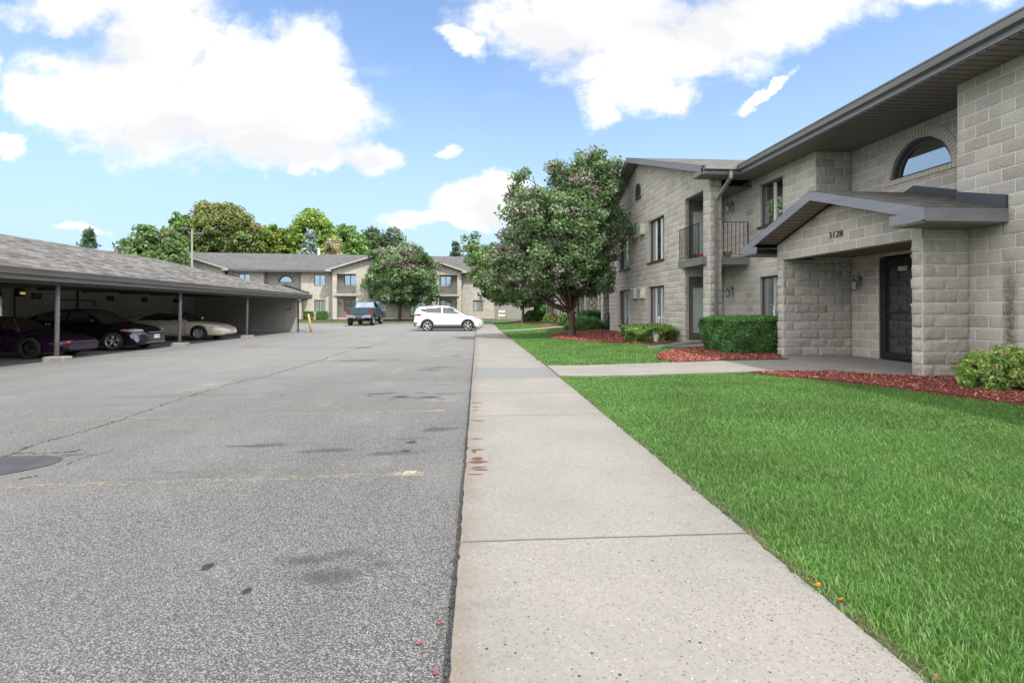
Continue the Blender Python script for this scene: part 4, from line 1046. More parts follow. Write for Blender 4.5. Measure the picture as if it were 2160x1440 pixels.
# ------------------------------------------------------------------ carport
MT['cp_post'] = M('carport_post', (.24, .235, .24), .5, .4, c2=(.17, .165, .17), ns=9)
MT['cp_trim'] = M('carport_trim', (.155, .15, .145), .5, .4, c2=(.12, .115, .11), ns=2, stretch=(1, .3, 3))
MT['sign'] = M('sign_black', (.006, .006, .012), .5, .3); MT['signtxt'] = M('sign_text', (.32, .32, .32), .6, .3)
cp = empty('carport', (-17.5, 12, 0), 0, 'long open carport with shingled hip roof left of the lot', 'carport')
cp.rotation_euler = (-.0035, 0, 0)
HW = 6.35; ya, yb, yr = -14, 23.4, 23.4-HW; ze, zr = 2.22, 3.98
r = MB(); n = 26
ysn = [ya+(yr-ya)*i/n for i in range(n+1)]
for s in (-1, 1):
    for i in range(n):
        p = [(s*HW, ysn[i], ze), (s*HW, ysn[i+1], ze), (0, ysn[i+1], zr), (0, ysn[i], zr)]
        def uvof(q): return (q[1], math.hypot(q[0]-s*HW, q[2]-ze))
        p = p if s > 0 else p[::-1]; r.face(p, uv=[uvof(q) for q in p])
    p = [(s*HW, yr, ze), (s*HW, yb, ze), (0, yr, zr)]; p = p if s > 0 else p[::-1]
    r.face(p, uv=[(q[1], math.hypot(q[0]-s*HW, q[2]-ze)) for q in p])
p = [(HW, yb, ze), (-HW, yb, ze), (0, yr, zr)]; r.face(p, uv=[(q[0], math.hypot(q[1]-yb, q[2]-ze)) for q in p])
r.build('roof', MT['shingle_cp'], cp)
f = MB()
for s in (-1, 1):
    f.box(*sorted((s*(HW-.05), s*(HW-.08))), ya, yb-.05, 1.93, ze-.02); f.hexa([(s*(HW-.05), ya, 2.05), (s*(HW+.03), ya, 2.06), (s*(HW+.03), yb, 2.06), (s*(HW-.05), yb, 2.05), (s*(HW-.05), ya, ze), (s*(HW+.06), ya, ze+.0), (s*(HW+.06), yb, ze+.0), (s*(HW-.05), yb, ze)])
    f.box(*sorted((s*(HW+.045), s*(HW+.075))), ya, yb+.02, ze-.022, ze+.006)
f.box(-HW, HW, yb-.08, yb-.05, 1.93, ze-.02); f.box(-HW, HW, yb-.049, yb+.05, 2.06, ze)
f.build('fascia', MT['cp_trim'], cp)
c_ = MB(); c_.box(-HW+.08, HW-.08, ya, yb-.08, 2.10, 2.12)
for i in range(0, 16): c_.box(-HW+.1, HW-.1, ya+i*2.4, ya+i*2.4+.04, 1.98, 2.10)
for s in (-1, 1): c_.box(s*5.85-.08, s*5.85+.08, ya, 21.6, 1.86, 2.06)
c_.build('ceiling', MT['bronze_b'], cp)
W = Wall()
W.wall((-.35, 8.85), (0, 1), (1, 0), 12.9, -.7, 2.10, rough=.006, lod=1)
W.wall((-.65, 8.85), (0, 1), (-1, 0), 12.9, -.7, 2.10, rough=.006, lod=2)
W.wall((-.65, 8.85), (1, 0), (0, -1), .3, -.7, 2.10, rough=.006, lod=1)
W.wall((-.35, -14), (0, 1), (1, 0), 18.4, -.7, 2.10, rough=.006, lod=2); W.wall((-.65, -14), (0, 1), (-1, 0), 18.4, -.7, 2.10, rough=.006, lod=2)
W.wall((-.65, 4.4), (1, 0), (0, 1), .3, -.7, 2.10, rough=.006, lod=2)
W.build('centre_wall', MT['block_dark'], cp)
W = Wall(); W.wall((-5.9, 21.7), (1, 0), (0, -1), 11.8, -.7, 2.10, rough=.003, lod=1); W.wall((-5.9, 21.9), (1, 0), (0, 1), 11.8, -.7, 2.10, rough=.003, lod=2)
for s in (-1, 1): W.wall((s*5.9, 21.7), (0, 1), (s, 0), .2, -.7, 2.10, rough=.003, lod=2)
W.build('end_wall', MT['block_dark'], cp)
for s in (1, -1):
    for y in (-8.8, -2.85, 3.13, 9.05, 14.95):
        if s < 0 and y < 3: continue
        p = MB(); px = s*5.8
        zb_ = float(zp(px-17.5, y+12))+.0035*y if s > 0 else -.2
        p.tube([(px-.03, y, zb_+.15), (px-.015, y, 1.1), (px, y, 2.08)], [.058, .056, .054], 12)
        p.lathe([(.065, 1.02), (.065, 1.07)], (px-.015, y, 0), 12)
        po = p.build('post', MT['cp_post'], cp, smooth=True)
        q = MB(); q.box(px-.30, px+.28, y-.17, y+.17, zb_-.1, zb_+.14); q.build('footing', MT['concrete'], po, bevel=.03)
for (y, t) in ((10.0, '27'), (14.2, '1'), (16.75, '8'), (19.6, '9')):
    q = MB(); q.box(-.345, -.31, y-.225, y+.225, 1.62, 1.86); so_ = q.build('stall_sign', MT['sign'], cp)
    text_mesh('digits', t, .15, MT['signtxt'], so_, (-.306, y, 1.735), (R(90), 0, R(90)), .001)
q = MB(); q.box(-.34, -.20, 9.02, 9.32, 1.70, 2.02); lo = q.build('wall_light', MT['sign'], cp)
q = MB(); q.box(-.20, -.16, 9.10, 9.28, 1.79, 1.88)
MT['lamp_on'] = M('lamp_on', (.85, .55, .12), .5, .2, emit=.25); q.build('lens', MT['lamp_on'], lo)
q = MB(); q.tube([(-.31, 9.0, -.2), (-.31, 9.0, 1.8)], .018, 8)
q.build('conduit', MT['sign'], cp)
q = MB(); q.tube([(-.29, 12.1, -.3), (-.29, 12.1, 2.1)], .035, 8); q.tube([(-.29, 11.2, 1.62), (-.29, 13.1, 1.62)], .03, 8); q.tube([(-.29, 13.1, 1.62), (-.29, 13.1, 1.40)], .03, 8)
q.build('pipe', M('rust_pipe', (.10, .045, .04), .7, .3, ns=10), cp)
q = MB(); q.bar((HW-.1, yb-.5, 1.95), (5.98, 21.85, 1.72), .07, .06); q.bar((5.98, 21.85, 1.75), (5.98, 21.85, -.25), .075, .06); q.bar((5.98, 21.85, -.2), (6.12, 21.95, -.32), .075, .06)
q.build('downspout', MT['black'], cp)
text_mesh('house_number', '3128', .17, MT['black'], cp, (5.43, 21.688, 1.24), (R(90), 0, 0), .006)

# ------------------------------------------------------------------ low garage behind the far corner, house beyond the carport
gx, gy = at(1052, 57); ga = empty('garage', (gx, gy, .0), R(-4), 'low taupe garage with a blank side wall right of the far building', 'garage')
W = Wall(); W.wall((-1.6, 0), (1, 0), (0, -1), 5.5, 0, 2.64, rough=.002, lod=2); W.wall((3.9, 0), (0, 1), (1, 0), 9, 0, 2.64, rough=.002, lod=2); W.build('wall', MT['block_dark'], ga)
q = MB(); w2 = 3.2; zc = 2.62
for s in (-1, 1):
    p = [(1.95+s*w2, -.5, zc), (1.95+s*w2, 9, zc), (1.95, 9, zc+.7), (1.95, 1.6, zc+.7)]; roof_quad(q, p if s > 0 else [p[1], p[0], p[3], p[2]])
q.face([(1.95-w2, -.5, zc), (1.95+w2, -.5, zc), (1.95, 1.6, zc+.7)], uv=[(0, 0), (5, 0), (2.5, 2.5)]); q.build('roof', MT['shingle_far'], ga)
q = MB(); q.box(1.95-w2, 1.95+w2, -.5, -.46, zc-.2, zc-.005); q.box(1.95-w2, 1.95+w2, -.459, -.01, zc-.2, zc-.17); q.build('fascia', MT['fascia'], ga)

MT['siding'] = soffit_mat('white_siding', (.62, .61, .57), 2)
hx, hy = at(-8, 50); ho = empty('house', (hx, hy, .30), R(6), 'white sided house glimpsed through the gap in the carport wall', 'house')
q = MB(); q.box(-6, 3.5, 0, 8, 0, 3.2); q.build('wall', MT['siding'], ho)
q = MB()
roof_quad(q, [(-6.5, -.5, 3.15), (4, -.5, 3.15), (4, 4, 4.6), (-6.5, 4, 4.6)]); roof_quad(q, [(4, 8.5, 3.15), (-6.5, 8.5, 3.15), (-6.5, 4, 4.6), (4, 4, 4.6)])
q.face([(4, -.5, 3.15), (4, 8.5, 3.15), (4, 4, 4.6)]); q.face([(-6.5, -.5, 3.15), (-6.5, 4, 4.6), (-6.5, 8.5, 3.15)]); q.build('roof', MT['shingle_far'], ho)
for x in (-4.2, -.35):
    add_window(ho, x, x+1.5, .75, 2.15, 0, 2, 'glass_far', ny=-1, fm='white', inset=-.05)

# ------------------------------------------------------------------ small things
# floodlight pole
X, Y, Z = at(405, 41, 480); lp = empty('light_pole', (X, Y, -.1), R(20), 'tall grey pole with floodlights rising behind the carport roof', 'light pole')
q = MB(); q.tube([(0, 0, 0), (0, 0, 5), (0, 0, 7.7)], [.09, .075, .065], 12)
q.bar((-.35, 0, 7.45), (.35, 0, 7.25), .05); q.build('pole', M('pole_paint', (.30, .30, .27), .6, .3), lp, smooth=False)
for s, z in ((-1, 7.62), (1, 7.28)):
    q = MB(); q.hexa([(s*.55-.28, -.2, z-.12), (s*.55+.28, -.2, z-.12), (s*.55+.22, .2, z-.02), (s*.55-.22, .2, z-.02), (s*.55-.28, -.24, z+.05), (s*.55+.28, -.24, z+.05), (s*.55+.22, .16, z+.16), (s*.55-.22, .16, z+.16)]); q.build('floodlight', MT['bronze'], lp, bevel=.02)
# leaning yellow bollard
X, Y, Z = gp(657, 700, zp); bl = MB(); bl.tube([(0, 0, -.05), (-.10, 0, .55), (-.19, 0, 1.12)], [.075, .075, .072], 12); bl.lathe([(.072, 1.12), (.05, 1.16), (0, 1.17)], (-.19, 0, 0), 12)
mb_, g, p = new_mat('bollard_paint'); o_ = g.obj(); nn = g.noise(o_, 6, 5, .7)
g.put(p.inputs['Base Color'], g.mix(g.mr(nn, .5, .62), (.52, .30, .085), (.30, .20, .12))); p.inputs['Roughness'].default_value = .7
o = bl.build('bollard', mb_, None, True, (X, Y, Z)); tag(o, 'leaning steel bollard in faded orange-yellow paint near the carport corner', 'bollard')
# barricade by the far corner
X, Y = at(1060, 54.5); ba = empty('barricade', (X, Y, .04), R(-20), 'small folding barricade with white boards and an orange leg at the far corner', 'barricade')
q = MB(); 
for s in (-1, 1): q.bar((-.35, s*.28, 0), (-.35, 0, 1.1), .05, .03)
q.build('frame', MT['white'], ba)
q = MB()
for s in (-1, 1): q.bar((.35, s*.28+.1, 0), (.1, 0, 1.1), .10, .05)
q.build('leg', M('orange_paint', (.55, .24, .08), .6, .3), ba)
q = MB(); q.hexa([(-.4, -.12, .78), (.3, -.12, .78), (.3, -.07, .78), (-.4, -.07, .78), (-.4, -.08, .98), (.3, -.08, .98), (.3, -.03, .98), (-.4, -.03, .98)]); q.hexa([(-.4, -.22, .38), (.36, -.22, .38), (.36, -.17, .38), (-.4, -.17, .38), (-.4, -.18, .56), (.36, -.18, .56), (.36, -.13, .56), (-.4, -.13, .56)]); q.build('board', MT['white'], ba)
# thin marker stake at the second path
X, Y = at(1101, 32.3); Z = float(zl(X, Y)); q = MB(); q.tube([(0, 0, -.1), (0, 0, 1.3)], .014, 6); q.box(-.02, .02, -.006, .006, 1.1, 1.3)
tag(q.build('marker_stake', MT['fascia'], None, loc=(X, Y, Z)), 'thin grey marker stake standing in the lawn by the second path', 'stake')
# small flag
X, Y, Z = gp(1378, 727); fl = empty('garden_flag', (X, Y, Z), R(-15), 'small striped flag on a thin stick in front of the low shrub', 'flag')
q = MB(); q.tube([(0, 0, -.05), (.02, 0, .44)], .005, 6); q.build('stick', M('stick_wood', (.30, .22, .12), .7, .2), fl)
mf, g, p = new_mat('flag_cloth'); o_ = g.obj(); x_, y_, z_ = g.sep(o_)
st = g.math('GREATER_THAN', g.math('FRACT', g.math('MULTIPLY', g.math('ADD', z_, g.math('MULTIPLY', x_, 1.2)), 22)), .5)
canton = g.math('MULTIPLY', g.math('LESS_THAN', x_, .09), g.math('GREATER_THAN', z_, .31))
c = g.mix(st, (.66, .64, .62), (.36, .09, .09)); c = g.mix(canton, c, (.10, .10, .25)); g.put(p.inputs['Base Color'], c); p.inputs['Roughness'].default_value = .8
V = []; F = []; nx, nz_ = 9, 7
for i in range(nx):
    for j in range(nz_):
        u, v_ = i/(nx-1), j/(nz_-1); V.append((.015+u*.16*(1-.25*(1-v_)), .035*math.sin(u*7+v_*2)*u, .43-(1-v_)*.30-u*.09*(v_)-u*.05))
for i in range(nx-1):
    for j in range(nz_-1): F.append((i*nz_+j, (i+1)*nz_+j, (i+1)*nz_+j+1, i*nz_+j+1))
me = bpy.data.meshes.new('cloth'); me.from_pydata(V, [], F); me.materials.append(mf); link('cloth', me, fl)
# black cover standing in the far corner of the wing
X, Y = 7.15, 25.7; q = MB(); q.lathe([(.22, 0), (.24, .3), (.19, .75), (.13, .95), (.03, 1.12), (0, 1.13)], (0, 0, 0), 10); q.box(-.05, .25, -.1, .12, .0, .62)
tag(q.build('covered_grill', M('black_cover', (.012, .012, .015), .6, .3, bump=(9, .6)), None, loc=(X-.35, Y, float(zl(X, Y)))), 'slim black covered grill beside the wall end of the near wing', 'grill')
# hanging planter at the second entry side
X, Y = 6.35, 36.5; q = MB(); q.lathe([(.17, 0), (.24, .42), (.26, .42), (.26, .46), (.22, .46), (.20, .40), (0, .38)], (0, 0, 0), 14)
tag(q.build('planter', MT['white'], None, True, (X, Y, .95)), 'white planter pot held at rail height behind the trunk of the pear tree', 'planter')
q = MB()
for s in (-1, 1):
    q.bar((s*.2, -.2, 0), (s*.2, -.2, .85), .03); q.bar((s*.2, .2, 0), (s*.2, .2, .95), .03)
q.box(-.26, .26, -.26, .26, .85, .89); q.build('stand', MT['black'], None); 
st_ = bpy.data.objects['stand']; st_.location = (X, Y, .10); tag(st_, 'black metal stand under the white planter pot', 'stand')
# folding chair with red seat on the next wing's patio
X, Y = 5.9, 38.4; ch = empty('patio_chair', (X, Y, .1), R(60), 'red seated folding patio chair on the far wing patio', 'chair')
q = MB(); q.box(-.22, .22, -.22, .22, .42, .45); q.build('seat', MT['red'], ch)
q = MB(); q.hexa([(-.2, .2, .60), (.2, .2, .60), (.2, .23, .60), (-.2, .23, .60), (-.2, .26, .88), (.2, .26, .88), (.2, .29, .88), (-.2, .29, .88)]); q.build('backrest', MT['red'], ch)
for sx in (-1, 1):
    for sy in (-1, 1):
        q = MB(); q.bar((sx*.2, sy*.24, 0), (sx*.2, -sy*.18, .44) if sy < 0 else (sx*.2, .27, .88), .02); q.build('leg', MT['black'], ch)
# red bowl on the balcony
q = MB(); q.lathe([(.04, 0), (.10, .05), (.13, .12), (.115, .12), (.06, .04), (0, .035)], (0, 0, 0), 12); tag(q.build('flower_pot', MT['red'], None, True, (6.75, 15.1, 2.735)), 'small red flower pot on the near balcony behind the railing', 'pot')
q = MB(); q.lathe([(.09, 0), (.13, .14), (.12, .14), (.08, .02), (0, .02)], (0, 0, 0), 12); tag(q.build('planter', M('terracotta', (.20, .12, .08), .8, .2), None, True, (7.35, 14.62, 2.735)), 'low brown planter on the near balcony floor beside the wall', 'planter')
# white figurine behind the lower window
q = MB(); q.lathe([(.04, 0), (.045, .02), (.02, .06), (.03, .12), (.045, .17), (.02, .22), (.03, .25), (.03, .29), (0, .31)], (0, 0, 0), 10)
tag(q.build('figurine', MT['white'], None, True, (7.965, 13.25, .975)), 'small white figurine on the lower window sill next to the porch', 'figurine')

# fallen leaves
lf = M('fallen_leaf', (.62, .16, .02), .6, .3, c2=(.45, .10, .02), ns=30); lf2 = M('fallen_leaf_red', (.26, .07, .07), .7, .3); lf3 = M('fallen_leaf_brown', (.20, .10, .05), .7, .2)
desc = {0: 'orange', 1: 'dull red', 2: 'brown'}
for (px, py, k, s_, lab) in [(a, b, c, d*.72, e) for a, b, c, d, e in [(1726, 1237, 0, .024, 'bright orange fallen leaf on the grass edge right of the sidewalk'), (1703, 1225, 0, .014, 'tiny orange fallen leaf just above the bright one'), (1774, 1268, 0, .018, 'orange fallen leaf lower down the grass edge'), (1975, 1433, 2, .02, 'brown fallen leaf at the sidewalk edge, bottom of the picture'), (1881, 985, 2, .022, 'brown fallen leaf lying alone in the lawn'), (930, 1317, 1, .02, 'dull red fallen leaf on the asphalt, topmost of three'), (886, 1360, 1, .02, 'dull red fallen leaf on the asphalt, farthest from the sidewalk'), (921, 1424, 1, .018, 'dull red fallen leaf on the asphalt at the bottom edge'), (949, 1283, 2, .016, 'brown fallen leaf in the joint between asphalt and sidewalk'), (1532, 1080, 2, .02, 'small dark fallen leaf where lawn meets sidewalk joint')]]:
    fn = zp if px < 1000 else (lambda a, b: zs(b) if a < 1.45 else zl(a, b)); X, Y, Z = gp(px, py, fn)
    q = MB(); n = 9; pts = []
    for i in range(n):
        a = 2*math.pi*i/n; r_ = s_*(1 if i % 2 else .6); pts.append((r_*math.cos(a)*1.2, r_*math.sin(a), .010+.004*math.sin(a*2+i)))
    for i in range(n): q.face([(0, 0, .006), pts[i], pts[(i+1) % n]])
    o = q.build('fallen_leaf', (lf, lf2, lf3)[k], None, loc=(X, Y, Z+(.035 if X > 1.5 else .002)), rot=(random.random()*.3, .2, random.random()*6))
    tag(o, lab, 'leaf', 'fallen leaves')
# ------------------------------------------------------------------ vegetation
GREENS = dict(
    pear=[(0, (.052, .092, .040)), (.25, (.098, .175, .070)), (.50, (.190, .300, .130)), (.64, (.290, .390, .220)), (.74, (.255, .240, .185)), (.87, (.255, .222, .200)), (1, (.40, .355, .335))],
    olive=[(0, (0.050, 0.101, 0.037)), (.4, (0.133, 0.236, 0.080)), (.75, (0.249, 0.352, 0.144)), (1, (0.391, 0.329, 0.226))],
    green=[(0, (0.054, 0.122, 0.039)), (.4, (0.158, 0.302, 0.084)), (.8, (0.296, 0.451, 0.140)), (1, (0.466, 0.570, 0.227))],
    orange=[(0, (.060, .100, .032)), (.4, (.140, .215, .060)), (.75, (.250, .300, .095)), (1, (.36, .28, .12))],
    lime=[(0, (.070, .120, .022)), (.4, (.180, .270, .045)), (.8, (.300, .370, .065)), (1, (.42, .42, .10))],
    yel=[(0, (0.084, 0.168, 0.036)), (.4, (0.224, 0.370, 0.076)), (.8, (0.429, 0.542, 0.116)), (1, (0.720, 0.720, 0.171))],
    dark=[(0, (0.053, 0.083, 0.053)), (.5, (0.131, 0.184, 0.111)), (1, (0.247, 0.289, 0.185))],
    blue=[(0, (0.099, 0.151, 0.140)), (.5, (0.269, 0.361, 0.340)), (1, (0.504, 0.609, 0.589))],
    spruce=[(0, (0.046, 0.091, 0.066)), (.5, (0.111, 0.195, 0.131)), (1, (0.217, 0.310, 0.217))],
    yew=[(0, (0.040, 0.110, 0.040)), (.4, (0.096, 0.240, 0.068)), (.8, (0.222, 0.430, 0.126)), (1, (0.400, 0.591, 0.224))],
    yewl=[(0, (0.069, 0.155, 0.044)), (.4, (0.201, 0.361, 0.090)), (.8, (0.449, 0.624, 0.173)), (1, (0.712, 0.720, 0.330))],
    spirea=[(0, (0.066, 0.150, 0.037)), (.35, (0.185, 0.371, 0.077)), (.65, (0.440, 0.609, 0.150)), (.85, (0.720, 0.720, 0.345)), (1, (0.720, 0.640, 0.434))],
    beige=[(0, (0.278, 0.278, 0.152)), (1, (0.690, 0.586, 0.379))])
LM = {k: leaf_mat('leaves_'+k, v, .30, .12) for k, v in GREENS.items()}
def leaf_mesh(C, sizes, tone, up=.3, out=None, aspect=1.5, name='foliage', mat=None, fold=False):
    n = len(C); N = rng.normal(0, 1, (n, 3)); N[:, 2] += up
    if out is not None: N += out*1.1
    N /= np.linalg.norm(N, axis=1)[:, None]
    A = np.cross(N, rng.normal(0, 1, (n, 3))); A /= np.linalg.norm(A, axis=1)[:, None]; B = np.cross(N, A)
    s = sizes[:, None]; a = A*s*.5*aspect; b = B*s*.5
    v = np.stack([C-a, C-b*.9+a*.1, C+a, C+b*.9+a*.1], 1)
    return fast_mesh(name, v.reshape(-1, 3), np.arange(n*4).reshape(-1, 4), tone, [mat])
def crown(blobs, nc, per, sig, size, tonefn, core=.45, flat=.8):
    """clump centres near the surface of overlapping ellipsoids, leaves scattered round each"""
    vol = np.array([b[3]*b[4]*b[5] for b in blobs])**.8; which = rng.choice(len(blobs), nc, p=vol/vol.sum())
    Bl = np.array(blobs)[which]; d_ = rng.normal(0, 1, (nc, 3)); d_ /= np.linalg.norm(d_, axis=1)[:, None]
    r = core+(1-core)*rng.random(nc)**.55; r *= 1+rng.normal(0, .05, nc)
    cc = Bl[:, :3]+d_*r[:, None]*Bl[:, 3:6]
    rad = sig*rng.uniform(.6, 1.35, nc)
    ct = tonefn(cc, nc); cnt = np.maximum(5, (per*rng.uniform(.55, 1.4, nc)).astype(int)); idx = np.repeat(np.arange(nc), cnt); n = len(idx)
    g_ = rng.normal(0, 1, (n, 3)); g_ /= np.linalg.norm(g_, axis=1)[:, None]; g_ *= (rng.random(n)**.45)[:, None]
    out = g_.copy(); g_[:, 2] *= flat
    P = cc[idx]+g_*rad[idx][:, None]
    # a few leafy shoots beyond the outline
    t = np.clip(ct[idx]+rng.normal(0, .075, n), 0, 1)
    return P, size*rng.uniform(.6, 1.35, n), t, out, cc, rad
def limbs(mb, base, h, r, tips, fork=.45, n=10, wob=.12):
    """trunk and limbs that reach towards the tips"""
    base = Vector(base); top = base+Vector((random.gauss(0, .05), random.gauss(0, .05), h))
    pts = [base+Vector((0, 0, -.15)), base, base+Vector((0, 0, .12)), base.lerp(top, .5)+Vector((random.gauss(0, .02), 0, 0)), top]
    mb.tube(pts, [r*1.75, r*1.4, r*1.08, r*.95, r*1.02], n)
    for tp in tips:
        tp = Vector(tp); st = base.lerp(top, random.uniform(.80, 1.0)); L = (tp-st).length; P = [st]
        for k in range(1, 6):
            q = k/5; m_ = st.lerp(tp, q); m_.z -= L*.10*math.sin(q*math.pi)*(1 if abs(tp.z-st.z) < L*.8 else .2); P.append(m_+Vector((random.gauss(0, wob), random.gauss(0, wob), random.gauss(0, wob)))*(q*.5))
        rr = r*random.uniform(.36, .60); mb.tube(P, [rr*(1-.16*k) for k in range(6)], 7)
        for k in range(2, 5):
            for _ in range(2):
                e = P[k]+Vector((random.gauss(0, 1), random.gauss(0, 1), random.random()*1.1)).normalized()*L*random.uniform(.2, .42)
                mb.tube([P[k], P[k].lerp(e, .5)+Vector((random.gauss(0, .04), random.gauss(0, .04), .04)), e], [rr*.36, rr*.22, rr*.07], 5)
def tree(label, X, Y, z0, th_, tr, blobs, nc, per, sig, size, kind, tonefn=None, group=None, name='broadleaf_tree', ntips=10, bark='bark', core=.45, up=.3):
    o = empty(name, (X, Y, z0), 0, label, 'tree', group)
    bl = [(b[0]-X, b[1]-Y, b[2]-z0, *b[3:]) for b in blobs]
    tonefn = tonefn or (lambda c, n: np.clip(rng.normal(.5, .17, n), 0, 1))
    P, s, t, out, cc, rad = crown(bl, nc, per, sig, size, tonefn, core)
    link('crown', leaf_mesh(P, s, t, up, out, name='crown', mat=LM[kind]), o)
    mb = MB(); k = rng.choice(len(cc), min(ntips, len(cc)), replace=False); limbs(mb, (0, 0, 0), th_, tr, [tuple(cc[i]*[.85, .85, .97]) for i in k])
    mb.build('trunk', MT[bark], o, smooth=True)
    return o
def pxblobs(D, L, dep=1.):
    """ellipses drawn in the photograph -> ellipsoids of real size at distance D; (px, py, rx, ry, depth offset)"""
    r = []
    for (px, py, rx, ry, *k) in L:
        Dk = D+(k[0] if k else 0); X, Y, Z = at(px, Dk, py); s = Dk/1080; r.append((X, Y, Z, rx*s, rx*s*dep, ry*s))
    return r
# --- the pear tree on the lawn
X0, Y0, Z0 = gp(1207, 709); D0 = math.hypot(X0, Y0)*.985
def pear_tone(c, n):
    f = np.sin(c[:, 0]*1.9+1.3)*np.sin(c[:, 2]*1.7+.4)+np.sin(c[:, 1]*2.3+c[:, 0])*.6; left = np.clip((-c[:, 0]-.2)*.10, 0, .22)
    t = .42+f*.08+left*.4+rng.normal(0, .12, n); k = rng.random(n) < .13+left*.8+.08*(c[:, 2] > 5.5); t[k] = rng.uniform(.74, .97, k.sum()); return np.clip(t, 0, 1)
B = pxblobs(D0, [(a, b, c-9, d-8, *e) for a, b, c, d, *e in [(1238, 405, 66, 82), (1285, 372, 36, 52), (1190, 375, 40, 48, .3), (1112, 445, 58, 70), (1268, 500, 60, 82), (1090, 515, 56, 76), (1180, 555, 116, 62), (1185, 488, 116, 100), (1245, 590, 64, 42), (1110, 588, 70, 42, .4), (1056, 565, 36, 42), (1098, 372, 24, 36), (1330, 492, 30, 18, -.6), (1310, 430, 28, 32), (1215, 345, 26, 36), (1262, 340, 30, 34), (1145, 610, 50, 30)]], .95)
pear = tree('large pear tree with green and purplish leaves in red mulch on the lawn', X0, Y0, Z0, 1.20, .155, B, 1000, 112, .40, .092, 'pear', pear_tone, name='pear_tree', ntips=26, core=.28)
q = MB(); q.lathe([(.175, .98), (.20, 1.02), (.18, 1.08)], (0, 0, 0), 14); q.build('trunk_collar', MT['bark'], pear)
# --- second pear tree, farther along the lawn
X, Y = at(1103, 45); B = pxblobs(45, [(1060, 560, 62, 55), (1010, 555, 36, 52), (1000, 520, 22, 36), (1090, 600, 72, 44), (1130, 560, 50, 66), (1060, 620, 40, 22), (1110, 630, 42, 18), (1030, 590, 40, 36)])
tree('younger olive-leaved pear tree on the lawn, behind the large one', X, Y, float(zl(X, Y)), 2.0, .13, B, 330, 85, .55, .17, 'olive', name='pear_tree', ntips=12)
# --- round pear tree before the far building
X, Y = at(843, 51.5); B = pxblobs(51.5, [(848, 580, 76, 58), (822, 560, 46, 40), (880, 570, 42, 46), (850, 548, 40, 34), (800, 610, 32, 30), (900, 612, 28, 28), (848, 620, 62, 22), (862, 536, 26, 22)])
def rt(c, n):
    t = rng.normal(.42, .13, n); k = (c[:, 2] > 5.0) & (rng.random(n) < .5); t[k] = rng.uniform(.66, .95, k.sum()); return np.clip(t, 0, 1)
tree('round dense pear tree standing in front of the far building', X, Y, .03, 1.9, .17, B, 430, 85, .50, .17, 'pear', rt, name='pear_tree', ntips=10, core=.35)
# --- background trees
gq = 'trees behind the far building'
def bg(label, D, L, kind, nc, per, sig, size, group=gq, base=.0, name='broadleaf_tree', tone=None):
    px = L[0][0]; X, Y = at(px, D); zmin = min(1.2+(651-l[1]-l[3])/1080*D for l in L); tree(label, X, Y, base, max(1.6, zmin*.8+.6), .22, pxblobs(D, L), nc, per, sig, size, kind, tone, group, name, 8)
bg('bushy dark green tree rising behind the carport roof, left of the light pole', 46, [(322, 540, 58, 46), (285, 535, 28, 38), (345, 515, 38, 32), (310, 500, 20, 22), (372, 560, 24, 36), (330, 600, 60, 40)], 'olive', 330, 75, .55, .20, group=None)
bg('narrow dark green tree just left of the light pole head', 78, [(384, 485, 20, 34), (378, 470, 14, 20), (392, 520, 22, 40), (384, 560, 26, 60)], 'green', 170, 60, .8, .30)
bg('biggest broad tree behind the far building, tinged orange at the top', 80, [(460, 490, 55, 55), (430, 465, 32, 32), (480, 455, 32, 24), (515, 500, 34, 42), (425, 520, 34, 45), (440, 446, 22, 16), (500, 470, 24, 24), (530, 530, 30, 40), (470, 560, 70, 50)], 'orange', 520, 85, .95, .30, tone=lambda c, n: np.clip(.30+.045*(c[:, 2]-6)+rng.normal(0, .14, n), 0, 1))
bg('low yellow-green tree between the two tallest crowns', 84, [(588, 515, 46, 38), (562, 505, 24, 26), (610, 500, 24, 26), (588, 560, 54, 50)], 'lime', 300, 75, .95, .30)
bg('tall yellow-green tree behind the roof vent of the far building', 82, [(660, 495, 40, 44), (655, 468, 24, 24), (690, 515, 30, 32), (635, 510, 22, 32), (668, 455, 16, 14), (675, 560, 52, 50)], 'yel', 360, 80, .90, .30)
bg('medium green tree right of the tall yellow-green one', 88, [(738, 510, 28, 34), (725, 492, 14, 18), (758, 520, 20, 24), (738, 560, 34, 50)], 'green', 220, 70, .95, .32)
bg('grey-green domed tree whose top shows left of the round pear tree', 92, [(795, 518, 30, 34), (785, 500, 22, 22), (770, 525, 20, 24), (800, 560, 40, 50)], 'dark', 230, 70, 1.0, .33)
bg('grey-green tree half hidden behind the round pear tree', 92, [(832, 520, 24, 30), (850, 540, 24, 24), (828, 500, 14, 16), (835, 565, 34, 46)], 'dark', 190, 65, 1.0, .33)
bg('small beige-leaved tree poking above the roof between the green crowns', 72, [(706, 525, 18, 18), (706, 560, 22, 30)], 'beige', 70, 55, .7, .28)
bg('tall dark tree in the gap between the garage and the near building', 66, [(1150, 590, 40, 60), (1130, 640, 30, 40), (1185, 600, 40, 66), (1160, 540, 40, 40)], 'green', 260, 70, .9, .3, group=None, tone=lambda c, n: np.clip(rng.normal(.2, .12, n), 0, 1))
for i, (px, D, L) in enumerate([(1300, 75, [(1300, 560, 90, 60), (1250, 600, 60, 50)]), (20, 75, [(20, 590, 70, 40), (90, 590, 50, 36)])]):
    bg(['tree behind the near building seen only past its far end', 'tree far left behind the carport roof'][i], D, L, 'green', 120, 60, 1.1, .35, group=None)
